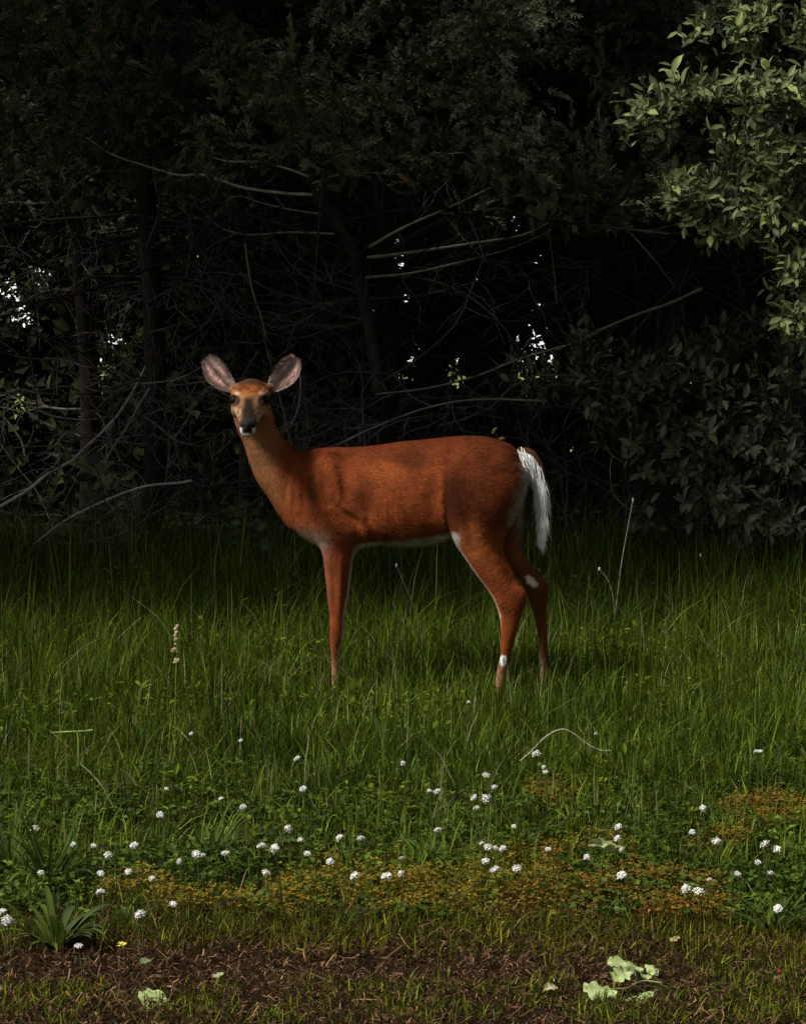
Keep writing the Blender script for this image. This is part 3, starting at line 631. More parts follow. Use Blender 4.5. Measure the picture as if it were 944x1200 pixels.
# short patchy sprigs at the very front edge and right corner
n = 24000; X, Y = scatter(.3, 4.35, 5.15, n); cl = fbm(X * 3, Y * 5, 44)
dens = ss(4.69, 4.57, Y + .3 * (cl - .5)) * ss(.32, .6, fbm(X * 8, Y * 8, 47)) + ss(.35, .62, X) * ss(.3, .5, cl) * .9 + ss(4.76, 4.96, Y + .5 * (fbm(X * 3, Y * 3, 46) - .5)) * .9
k_ = rng.random(n) < dens; X, Y = X[k_], Y[k_]; n = len(X); b = Buf(); col = green(n, 1.6) * np.array([1.25, 1.0, .8])
blades(b, np.stack([X, Y, np.full(n, .004)], -1), rng.uniform(.012, .05, n) * (1 + .25 * (Y > 4.84)), np.full(n, .0028), rng.uniform(0, 6.3, n), np.abs(rng.normal(.5, .4, n)), np.where((Y > 4.8)[:, None], col * np.array([1.0, .80, 1.2]), col) * rng.lognormal(0, .3, (n, 1)))
tag(bobj('verge_grass', b, M['grass']), 'sparse yellow green grass sprigs at the near edge of the bare earth', 'grass', kind='stuff')
# clover leaves
def clover(n, y0, y1, seed, colf, hgt, sz, keepf):
    X, Y = scatter(.4, y0, y1, n); k_ = rng.random(n) < keepf(X, Y); X, Y = X[k_], Y[k_]; n = len(X)
    Z = hgt(X, Y) * rng.uniform(.35, 1.1, n); b = Buf(); col = colf(X, Y)
    for q in range(3):
        az = rng.uniform(0, 6.28, n) if q == 0 else az + 2.094
        el = rng.normal(.15, .3, n); D = np.stack([np.cos(az) * np.cos(el), np.sin(az) * np.cos(el), np.sin(el)], -1)
        Nn = np.stack([rng.normal(0, .3, n), rng.normal(0, .3, n), np.ones(n)], -1)
        L = sz * rng.uniform(.7, 1.3, n); stamp(b, LF_V, LF_T, np.stack([X, Y, Z], -1), D, Nn, L, L * .8, col * rng.uniform(.8, 1.2, (n, 1)))
    st = np.stack([X, Y, Z * 0], -1); blades(b, st, Z, np.full(n, .0015), rng.uniform(0, 6.3, n), np.full(n, .02), col * .7)
    return b
cb = clover(15000, 5.1, 7.0, 50, lambda x, y: green(len(x), 1.0) * np.array([.95, 1, 1.4]), lambda x, y: .045 + .02 * fbm(x * 4, y * 4, 3), .016, lambda x, y: ss(.38, .6, fbm(x * 2.2, y * 3, 51)) * .9 + .12)
tag(bobj('clover_leaves', cb, M['leaf']), 'low carpet of dark green clover leaves round the white flowers', 'clover', kind='stuff')
# rust and yellow low ground cover
def rust(x, y):
    n = len(x); t = fbm(x * 6, y * 6, 77)[:, None]; r = rng.random((n, 1)); px = 472 + x / y * F
    k = np.array([.36, .30, .03]) * (1 - t) + np.array([.42, .23, .03]) * t
    k = (k * (1 - .8 * r) + np.array([.06, .07, .012]) * .8 * r) * .72
    k = np.where(((px > 590) & (rng.random(n) < .8))[:, None], k * np.array([1.05, .80, 1.0]), k)
    return k
cb = clover(105000, 4.95, 7.0, 60, rust, lambda x, y: .04 + .045 * fbm(x * 7, y * 7, 8), .0062, lambda x, y: patch(x, y) * ss(.36, .62, fbm(x * 9, y * 9, 15)))
tag(bobj('rusty_ground_cover', cb, M['leaf']), 'low patches of orange and yellow brown creeping plants before the bare earth', 'ground cover', kind='stuff')
# litter on the path: curled stalks and crumbs
n = 30000; X, Y = scatter(.3, 4.3, 5.3, n); b = Buf()
ts = np.linspace(0, 1, 4); az = rng.uniform(0, 6.28, n); L = rng.lognormal(-3.75, .5, n); cv = rng.normal(0, 2.4, n); wd = rng.uniform(.0005, .0014, n)
t = rng.random((n, 1)); col = (np.array([.016, .009, .005]) * (1 - t**4) + np.array([.26, .145, .075]) * t**4) * rng.uniform(.5, 1.4, (n, 1)); V = []
for q in ts:
    a_ = az + cv * (q - .5); cx = X + np.cos(a_) * L * (q - .5); cy = Y + np.sin(a_) * L * (q - .5); cz = .014 + rng.uniform(0, .006, n) + L * .35 * math.sin(q * math.pi) * rng.random(n)
    V += [np.stack([cx - np.sin(a_) * wd, cy + np.cos(a_) * wd, cz], -1), np.stack([cx + np.sin(a_) * wd, cy - np.cos(a_) * wd, cz + wd * rng.uniform(-1, 1, n)], -1)]
V = np.stack(V, 1); T = np.array([[0, 1, 3], [0, 3, 2], [2, 3, 5], [2, 5, 4], [4, 5, 7], [4, 7, 6]]); TT = T[None] + (np.arange(n) * 8)[:, None, None]
b.add(V.reshape(-1, 3), TT.reshape(-1, 3), np.repeat(col[:, None], 8, 1).reshape(-1, 3))
tag(bobj('plant_litter', b, M['litter']), 'dry curled brown stalks and crumbs lying on the bare earth', 'plant litter', kind='stuff')

# ------------------------------------------------------------------ small things in the grass
def blob_head(seed, florets=64):
    """a clover head: florets standing out of a small globe"""
    r = np.random.default_rng(seed); b = Buf(); i = np.arange(florets) + .5; ph = np.arccos(1 - 1.75 * i / florets); th = math.pi * (1 + 5**.5) * i
    D = np.stack([np.cos(th) * np.sin(ph), np.sin(th) * np.sin(ph), np.cos(ph) * .95], -1)
    k = np.where((ph > 2.0)[:, None], np.array([[.62, .60, .42]]), np.array([[.84, .84, .80]])) * r.uniform(.88, 1.05, (florets, 1))
    V, T = sphere((0, 0, 0), (.72, .72, .68), 10, 6); b.add(V, T, [.72, .72, .60])
    tv = np.array([[0, -.5, -.2], [0, .5, -.2], [.6, -.6, .25], [.6, .6, .25], [1, 0, .5], [.6, 0, -.5]]); tt = np.array([[0, 1, 3], [0, 3, 2], [2, 3, 4], [0, 5, 1], [2, 4, 5], [4, 3, 5]])
    stamp(b, tv, tt, D * .35, D + r.normal(0, .22, D.shape), np.roll(D, 1, 1), .66 * r.uniform(.7, 1.2, florets), .38, k * r.uniform(.7, 1.05, (florets, 1)))
    V, T, K = b.arrays(); return mesh('clover_head', V, T, K, M['flower'])
HEADS = [blob_head(s) for s in range(4)]
b = Buf(); tube(b, smoothpoly([[0, 0, 0], [.06, .02, .5], [0, 0, 1.0]], 6), .012, [.08, .12, .03], 5); V, T, K = b.arrays(); STEM = mesh('clover_stem', V, T, K, M['leaf'])
ORD = ['leftmost', 'second from left', 'third from left', 'fourth from left', 'fifth from left', 'sixth from left', 'seventh from left', 'eighth from left']
def ordn(i, n): return 'rightmost' if i == n - 1 and n > 1 else ORD[i]
CL = {
 'beside the long-leaved grass at the left edge': [(9, 1080, 1.25), (3, 1069, .8), (41, 972, 1), (48, 1023, .7)],
 'in the dark leaves right of the left-edge tuft': [(84, 990, .9), (110, 992, .8), (127, 1002.5, .95), (157, 991, 1.0)],
 'in the lower row above the yellow flower': [(118, 1046, 1), (164, 1072, 1.1), (203, 1060, .8), (92, 1109, .75)],
 'in the middle row above the yellow flower': [(118, 1024, .8), (150, 1022, .8), (178, 1030, .8), (210, 1010, .7)],
 'around the curled pale blades': [(188, 956, 1.05), (230, 1002, 1.0), (237, 1003, .8), (264, 1000, 1.0)],
 'high in the grass left of centre': [(195, 925, .6), (224, 860, .6), (259, 936, .6), (282, 868, .6), (285, 946, .8)],
 'in the grass below the forelegs': [(348, 889, .8), (355, 925, .9)],
 'in the row left of centre': [(306, 992, 1.05), (322, 995, 1.1), (338, 972, 1.1), (352, 985, .7), (312, 1023, .9)],
 'left of the centre grass tuft': [(360, 1001, .85), (387, 1010, .9), (398, 982, .95), (423, 983, .95)],
 'in the dark gap before the centre grass tuft': [(415, 1027, 1.0), (452.5, 1027, 1.2), (470, 1024, .75), (470.6, 1006, .7)],
 'in the short grass above the centre tuft': [(472, 895, .7), (503, 927, .6), (512, 928, .85), (513, 974, .95)],
 'in the group below the near hind leg': [(555, 935, .9), (569.5, 909, 1.0), (570, 936.5, 1.3), (558, 947, .75), (579, 923, .9)],
 'in the close row right of the centre tuft': [(564, 989, .7), (572, 993, 1.1), (581, 994.6, .8), (589, 994.6, .9)],
 'just under the close row near the centre tuft': [(568.5, 1009.5, .8), (579.6, 1019, 1.1), (602, 969, .7), (605.5, 1018, 1.0)],
 'beside the curved dry stalk': [(628, 884, 1.25), (639, 904.7, .8), (637, 899, .55)],
 'around the pale curled leaf': [(642, 996, .75), (687.5, 1005, .8), (723, 983, .8), (724.6, 969.5, 1.05), (728, 996, .65)],
 'on the rusty patch': [(728, 1026, 1.15), (804, 1042, 1.1), (818, 1045, 1.2)],
 'to the right above the rusty patch': [(811, 976, .8), (823.4, 947.7, .95), (839.4, 987, 1.05), (831, 1031.5, .55)],
 'near the right edge of the lawn': [(888, 1011.4, .8), (896, 990, 1.2), (902.5, 1024, .85), (910.5, 996, 1.0), (911.6, 1065, .95), (864, 1025, .8)],
 'high in the grass at the right': [(886, 881, .75), (890.5, 880.6, .7)],
 'alone among dark grass below the deer': [(549, 823, .6), (698, 860, .5)],
}
SIZ = lambda s: 'large' if s >= 1.1 else ('tiny' if s < .75 else ('small' if s < .9 else 'round'))
for ph, L in CL.items():
    L = sorted(L); names = []
    for q, (px_, py_, s_) in enumerate(L):
        hgt = float(.065 + .05 * rng.random() + (.06 if py_ < 940 else 0)); g = G(px_, py_, hgt)
        t = thing('clover_flower', f'{SIZ(s_)} white clover, {ordn(q, len(L))} {ph}', 'clover flower', (g[0], g[1], 0), 'white clover flowers in the lawn')
        hd_ = obj('flower_head', HEADS[int(rng.integers(4))], t, (0, 0, hgt)); r_ = .0098 * s_; hd_.scale = (r_ * rng.uniform(.95, 1.2), r_ * 1.1, r_ * rng.uniform(.7, 1.1)); hd_.rotation_euler = (rng.normal(0, .35), rng.normal(0, .35), rng.uniform(0, 6))
        st_ = obj('stem', STEM, t); st_.scale = (.1, .1, hgt - .004)

# broad-bladed tufts and rosettes: every blade a part
def blade_mesh(name, L, wd, bend, col, m, n=9):
    """one long leaf, rising and arching over along +x"""
    t = np.linspace(0, 1, n); x = L * (t * (1 - .25 * bend * t)) * math.sin(.35 + .6 * bend) ; z = L * (t * math.cos(.35 + .35 * bend) - bend * .75 * t**2.2)
    ww = wd * np.sin(np.clip(t * .9 + .1, 0, 1) * math.pi)**.6; ww[-1] = .0002
    V = []; 
    for q in range(n): V += [[x[q], -ww[q] / 2, z[q] + ww[q] * .22], [x[q], 0, z[q]], [x[q], ww[q] / 2, z[q] + ww[q] * .22]]
    T = []
    for q in range(n - 1):
        a = q * 3; T += [[a, a + 3, a + 4], [a, a + 4, a + 1], [a + 1, a + 4, a + 5], [a + 1, a + 5, a + 2]]
    K = np.tile(np.array(col, float), (len(V), 1)) * np.repeat(np.linspace(.8, 1.15, n), 3)[:, None]; K[1::3] *= 1.3
    return mesh(name, np.array(V), np.array(T), K, m, True)
BLM = [blade_mesh('tuft_blade', 1, w_, bd, c_, M['grass']) for w_, bd, c_ in ((.055, .5, (.05, .078, .014)), (.045, .8, (.075, .11, .018)), (.06, .25, (.042, .07, .013)), (.04, 1.1, (.11, .15, .026)), (.08, .65, (.05, .072, .024)))]
def tuft(label, px, py, n, L, spread=1.0, name='grass_tuft', cat='grass tuft', kinds=(0, 1, 2, 3), part='blade', wide=.55):
    g = G(px, py); t = thing(name, label, cat, (g[0], g[1], 0))
    for q in range(n):
        o = obj(part, BLM[kinds[int(rng.integers(len(kinds)))]], t, (rng.normal(0, .008), rng.normal(0, .008), 0))
        s_ = L * rng.uniform(.6, 1.15); o.scale = (s_ * spread, s_ * wide, s_ * rng.uniform(.75, 1.1)); o.rotation_euler = (0, 0, rng.uniform(0, 6.28))
    return t
tuft('big dark green rosette of long narrow leaves spreading over the bare earth at lower left', 66, 1118, 34, .20, 1.1, 'leafy_rosette', 'rosette plant', (0, 4, 1), 'leaf', 1.2)
tuft('tall clump of upright green grass blades behind the lower left rosette', 60, 1050, 60, .26, .8)
tuft('wide grass clump at the left edge level with the first white flowers', 12, 1030, 50, .25)
tuft('pale green grass clump with bent over tips left of centre', 245, 1015, 44, .24, .9, kinds=(1, 3, 0))
tuft('fan-shaped green grass tuft in the centre of the lawn', 500, 1024, 50, .20, 1.2, kinds=(1, 3, 1))
tuft('grass clump with long arching blades at the lower right of the lawn', 905, 1100, 46, .20, 1.2, kinds=(0, 1, 4))
tuft('dark grass clump at the right edge above the lower right corner', 935, 1075, 40, .2, 1.2)
tuft('straw-tipped grass tuft beside the pale wilted leaves', 800, 1172, 34, .11, 1.3, kinds=(3, 1))
tuft('yellow green grass tuft in the bottom right corner', 915, 1185, 34, .10, 1.2, kinds=(3,))
tuft('small dark leafy tuft right of the pale curled leaf', 735, 1008, 18, .10, 1.1, kinds=(4,), wide=1.5)
tuft('low bluish green sprout in front of the centre tuft', 585, 1052, 12, .09, 1.1, kinds=(4,), wide=1.6)
for lb, x_, y_, n, L in (('upright grass clump behind and left of the white flower spike', 110, 840, 55, .30), ('thick grass clump at the far left below the pale bent stick', 25, 800, 50, .32),
                         ('grass clump directly in front of the foreleg of the deer', 385, 850, 34, .22), ('grass clump in front of the near hind hoof', 585, 862, 30, .20), ('grass clump hiding the far hind foot', 640, 836, 56, .24), ('grass clump hiding the hoof of the foreleg', 398, 838, 46, .20),
                         ('bright green grass clump right of the bent stick', 800, 880, 50, .26), ('grass clump at the right edge below the shrub', 925, 850, 50, .30),
                         ('grass clump left of the curved dry stalk', 560, 905, 40, .20), ('soft green clump left of the foreleg', 250, 860, 50, .25), ('grass clump halfway up the left edge of the lawn', 170, 900, 46, .25)):
    tuft(lb, x_, y_, int(n * 1.3), L, .8, kinds=(0, 1, 2, 3), wide=.28)

def leafshape(name, L, Wd, col, curl, seed, m, lobes=.17, nu=22, nv=14, vein=.12):
    """a broad wilted leaf with thickness, ragged edge and curl, lying along +x"""
    r = np.random.default_rng(seed); t = np.linspace(0, 1, nu); vv = np.linspace(-1, 1, nv)
    wdt = Wd / 2 * np.sin(np.clip(t * .94 + .04, 0, 1) * math.pi)**.55 * (1 + lobes * np.sin(t * 19 + seed) + r.normal(0, lobes * .4, nu))
    U, Vv = np.meshgrid(t, vv, indexing='ij')
    X = U * L; Y = Vv * wdt[:, None]; Z = curl * L * (np.sin(U * 3.1 + seed) * .25 + .35 * Vv**2 * np.cos(U * 2 + seed) + .05 * np.sin(U * 13 + np.abs(Vv) * 5) + .03 * np.sin(U * 41 + Vv * 17 + seed)) + .004
    P = np.stack([X, Y, Z], -1).reshape(-1, 3); n = len(P)
    i = (np.arange(nu - 1)[:, None] * nv + np.arange(nv - 1)[None]).ravel(); T = np.vstack([np.stack([i, i + nv, i + nv + 1], -1), np.stack([i, i + nv + 1, i + 1], -1)])
    K = np.tile(np.array(col, float), (n, 1)) * (1 + .25 * (r.random((n, 1)) - .5)); mid = np.exp(-(Vv.ravel() / .15)**2)[:, None]; ribs = (np.abs(np.sin((U.ravel() * 1.0 - np.abs(Vv.ravel()) * .22) * 20)) > .96)[:, None]; K = K * (1 + vein * mid * 2 + .18 * ribs) * (.75 + .5 * fbm(P[:, :1] * 90, P[:, 1:2] * 90, seed)); K = K * (1 - np.array([.1, .35, .5]) * (fbm(P[:, 0] * 60 + 9, P[:, 1] * 60, seed + 2) > .62)[:, None] * .7)
    V = np.vstack([P, P - [0, 0, .0012]]); T = np.vstack([T, T[:, ::-1] + n])
    return mesh(name, V, T, np.vstack([K, K * .8]), m, True)
def ground_leaf(label, px, py, L, Wd, rz, col, curl=.35, seed=0, z=.02, tilt=.1, name='fallen_leaf', cat='leaf'):
    g = G(px, py, z); o = obj(name, leafshape(name, L, Wd, col, curl, seed, M['leaf'])); o.location = g
    o.location.x -= math.cos(rz) * L / 2; o.location.y -= math.sin(rz) * L / 2; o.rotation_euler = (tilt, 0, rz)
    return tag(o, label, cat)
PALE = (.36, .44, .19)
ground_leaf('pale green fallen leaf lying flat on the bare earth at lower left', 178, 1171, .052, .060, .5, PALE, .3, 3, .022, .45)
ground_leaf('small pale leaf scrap in the middle of the bare earth left of centre', 255, 1145, .022, .014, .2, (.32, .34, .2), .3, 4, tilt=.3)
ground_leaf('small dull green leaf at the upper edge of the bare earth under the yellow flower', 169, 1129, .020, .018, 1.0, (.17, .24, .12), .3, 5, tilt=.3)
ground_leaf('small cream leaf scrap just left of the cluster of pale wilted leaves', 644, 1162, .032, .020, .6, (.48, .46, .24), .5, 6, .024, .4)
ground_leaf('pale curled leaf lying among the clover right of centre', 708, 993, .085, .028, .35, (.48, .54, .24), .6, 7, .085, .9)
ground_leaf('yellow leaf scrap standing at the bottom edge on the left', 113, 1190, .028, .010, 1.4, (.42, .46, .08), .3, 8, .02, .9)
ground_leaf('tiny pinkish leaf scrap near the pale leaf at lower left', 198, 1158, .010, .008, 1, (.4, .3, .22), .3, 9, .02)
ground_leaf('small ochre leaf scrap at the right end of the rusty patch', 790, 1102, .022, .014, .3, (.35, .32, .13), .3, 10, .03, .3)
ground_leaf('tiny dark red leaf scrap on the earth at lower right', 911, 1140, .014, .010, 1.2, (.25, .05, .03), .3, 12, .03, .3)
g = G(735, 1155); t = thing('wilted_sprig', 'broken sprig of large pale wilted leaves on the bare earth at lower right', 'leaves', (g[0], g[1], 0))
for px_, py_, L, Wd, rz, sd0, tl in ((733, 1135, .072, .046, .15, 1, .45), (703, 1162, .060, .050, -.2, 2, .45), (740, 1166, .088, .034, .35, 3, .45), (727, 1152, .040, .034, .9, 5, .4), (752, 1146, .036, .03, 1.9, 6, .4), (764, 1138, .03, .02, -.8, 8, .4)):
    q = G(px_, py_, .03); o = obj('leaf', leafshape('wilted_leaf', L, Wd, PALE, .55, sd0, M['leaf']), t)
    o.location = (q[0] - g[0] - math.cos(rz) * L / 2, q[1] - g[1], .022 + .006 * (sd0 % 3)); o.rotation_euler = (tl, 0, rz)
b = Buf(); q = np.array([G(x_, y_, .03) - [g[0], g[1], 0] for x_, y_ in ((712, 1160), (735, 1158), (752, 1150), (775, 1152))]); tube(b, smoothpoly(q, 10), .0016, [.25, .28, .12], 5); bobj('stem', b, M['leaf'], t)

# yellow flower
g = G(143, 1109, .05); t = thing('yellow_flower', 'single small yellow flower at the edge of the bare earth', 'flower', (g[0], g[1], 0))
b = Buf(); n = 26; a_ = rng.uniform(0, 6.28, n); el = rng.uniform(.05, .8, n); D = np.stack([np.cos(a_) * np.cos(el), np.sin(a_) * np.cos(el), np.sin(el)], -1)
stamp(b, LF_V, LF_T, np.zeros((n, 3)), D, np.tile([0, 0, 1.0], (n, 1)) + rng.normal(0, .2, (n, 3)), .012, .004, np.tile([.75, .68, .12], (n, 1)) * rng.uniform(.8, 1.1, (n, 1)))
o = bobj('flower_head', b, M['flower'], t); o.location = (0, 0, .05); o = obj('stem', STEM, t); o.scale = (.08, .08, .048)
# white flower spike
g = G(206, 826); hh = lambda py: float(W(206, py, g[1])[2])
t = thing('flower_spike', 'slender stalk with cream white blossoms standing in the dark grass at left', 'flower', (g[0], g[1], 0))
b = Buf(); tube(b, smoothpoly([[0, 0, 0], [.004, 0, .12], [0, 0, hh(735)]], 8), .0013, [.10, .11, .05], 5); bobj('stem', b, M['leaf'], t)
CREAM = HEADS[2].copy(); kc = np.empty(len(CREAM.vertices) * 4, np.float32); CREAM.color_attributes['col'].data.foreach_get('color', kc); kc = kc.reshape(-1, 4) * [1, .86, .62, 1]; CREAM.color_attributes['col'].data.foreach_set('color', kc.astype(np.float32).ravel())
for dxp, py_, r_, sq in ((2.2, 734, .006, 1.3), (.2, 737, .006, 1.2), (1.6, 741, .007, 1.2), (-.6, 745, .006, 1.2), (.9, 749, .007, 1.2), (-.4, 755, .004, 1), (-2.2, 762, .0115, .8), (1.8, 764, .006, .9), (1.8, 774, .012, .8), (-1.5, 777, .006, .8)):
    o = obj('blossom', CREAM, t, (dxp / 380, 0, hh(py_))); o.scale = (r_, r_, r_ * sq); o.rotation_euler = (.3, .2, rng.uniform(0, 6))
# dry stalks
def stalk(name, label, cat, pts, Y, r0, r1, col, head=None, tip=None):
    P = smoothpoly(line(pts, Y), 18); base = P[0].copy(); t = thing(name, label, cat, base)
    b = Buf(); tube(b, P - base, np.linspace(r0, r1, 18), col, 5); bobj('stem', b, M['litter'], t)
    if head is not None:
        b = Buf(); V, T = sphere((0, 0, 0), head, 8, 6); D = nrm(P[-1] - P[-2]); V = V + P[-1] - base + D * head[2] * .6; b.add(V, T, tip); bobj('seed_head', b, M['litter'], t)
    return t
stalk('dry_stalk', 'tall straight pale dry stalk rising before the dark shrub right of the deer', 'stalk', [(716, 752), (721, 715), (728, 660), (735, 620), (741, 588)], 9.9, .0022, .0018, [.30, .30, .22], (.004, .004, .010), [.5, .5, .42])
stalk('dry_stalk', 'short curved pale stalk with a white tip left of the tall dry stalk', 'stalk', [(720, 735), (718, 700), (712, 680), (703, 668)], 9.8, .0018, .0015, [.28, .28, .2], (.005, .005, .008), [.65, .65, .55])
stalk('dry_stalk', 'thin leaning stalk with a pale tip below the dark shrub at right', 'stalk', [(838, 720), (835, 690), (828, 668), (821, 652)], 10.5, .0014, .0012, [.16, .17, .11], (.004, .004, .008), [.45, .45, .36])
stalk('dry_stalk', 'thin stalk with a small seed head under the belly of the deer', 'stalk', [(500, 790), (490, 730), (480, 700), (465, 664)], 9.6, .0016, .0012, [.14, .15, .09], (.004, .004, .008), [.36, .38, .26])
stalk('dry_grass_stem', 'pale dry grass blade leaning right above the left grass', 'grass blade', [(122, 768), (135, 752), (150, 737), (165, 724)], 9.0, .0022, .0010, [.28, .30, .16])
stalk('bent_grass', 'bright green grass blade bent over level at left', 'grass blade', [(92, 905), (92, 870), (91, 858), (100, 857), (109, 855.5)], 6.8, .0020, .0024, [.22, .32, .07])
stalk('bent_grass', 'bright yellow green blade lying level at the left edge', 'grass blade', [(60, 859), (75, 858), (90, 857.5)], 6.8, .0016, .0026, [.24, .32, .08])
stalk('dry_grass_stem', 'pale grass blade sloping down to the right below the bent green blade', 'grass blade', [(94, 895), (108, 908), (122, 925), (135, 950)], 6.3, .0012, .0022, [.34, .34, .18])
stalk('dry_grass_stem', 'pale blade with a drooping tip near the foreleg of the deer', 'grass blade', [(322, 882), (324, 860), (326, 842), (331, 834)], 8.0, .0012, .0024, [.30, .34, .14])
stalk('bent_stick', 'thin bent pale stick arching over the grass below the hind legs', 'stick', [(609, 892), (622, 881), (636, 866), (650, 857), (662, 855), (675, 862), (688, 872), (702, 879), (716, 880)], 6.75, .0019, .0013, [.36, .34, .25])
stalk('dry_twig', 'thin reddish twig lying level on the bare earth near the bottom centre', 'twig', [(405, 1174), (425, 1172), (448, 1173)], G(425, 1172, .02)[1], .0014, .0022, [.30, .17, .10])
for lb, pts, Y in (('curled pale blade arching over the flowers left of centre', [(262, 1012), (262, 985), (266, 970), (274, 974), (271, 992)], 6.0), ('second curled pale blade beside the arching one', [(238, 1030), (246, 1000), (250, 988), (246, 982), (240, 984)], 6.0)):
    stalk('curled_grass', lb, 'grass blade', pts, Y, .0016, .0020, [.30, .38, .14])

# ------------------------------------------------------------------ TREES
def rod(buf, P, R0, R1, col, n=None, sides=5):
    n = n or max(6, len(P) * 4); Q = smoothpoly(P, n); tube(buf, Q, np.linspace(R0, R1, n), col, sides); return Q
def twigs(buf, Q, n, L, r, col, lvl=1, droop=.25):
    """crooked side twigs growing from the curve Q"""
    for _ in range(n):
        i = int(rng.integers(len(Q) // 5, len(Q) - 1)); d0 = nrm(Q[min(i + 1, len(Q) - 1)] - Q[max(i - 1, 0)])
        d = nrm(d0 * rng.uniform(.3, 1.0) + rng.normal(0, .65, 3) - np.array([0, 0, droop * rng.random()]))
        l = L * rng.uniform(.3, 1.2); p = [Q[i]]; 
        for k in range(4): d = nrm(d + rng.normal(0, .28, 3)); p.append(p[-1] + d * l / 4)
        q = smoothpoly(p, 7); tube(buf, q, np.linspace(r, r * .35, 7), col * rng.uniform(.6, 1.5), 3)
        if lvl > 0: twigs(buf, q, 3, l * .55, r * .55, col, lvl - 1, droop)
def plume(seed, n=30):
    """template of one spray of cedar: short scale-leaved shoots feathered along a stem"""
    r = np.random.default_rng(seed); V = []; T = []
    n = 40
    for k in range(n):
        t = (k + .5) / n; s_ = 1 if k % 2 else -1; ro = r.uniform(0, 6.28)
        p = np.array([t * .85, r.normal(0, .02), r.normal(0, .02) - .12 * t * t]); a = s_ * r.uniform(.35, .8); l = r.uniform(.14, .34) * (1.15 - t * .7)
        d = np.array([math.cos(a), math.sin(a) * math.cos(ro), math.sin(a) * math.sin(ro)]); s2 = np.array([-d[1], d[0], r.normal(0, .4)]) * .022
        e = len(V); V += [p - s2, p + s2, p + d * l * .6 + s2 * .9, p + d * l * .6 - s2 * .9, p + d * l]; T += [[e, e + 1, e + 2], [e, e + 2, e + 3], [e + 3, e + 2, e + 4]]
    return np.array(V), np.array(T)
PL = [plume(s) for s in range(4)]
BARK = np.array([.030, .025, .020]); DEAD = np.array([.12, .11, .096])
def ccol(n): 
    a = rng.random((n, 1)); return (np.array([.062, .074, .044]) * (1 - a) + np.array([.145, .16, .095]) * a) * rng.uniform(.6, 1.4, (n, 1))
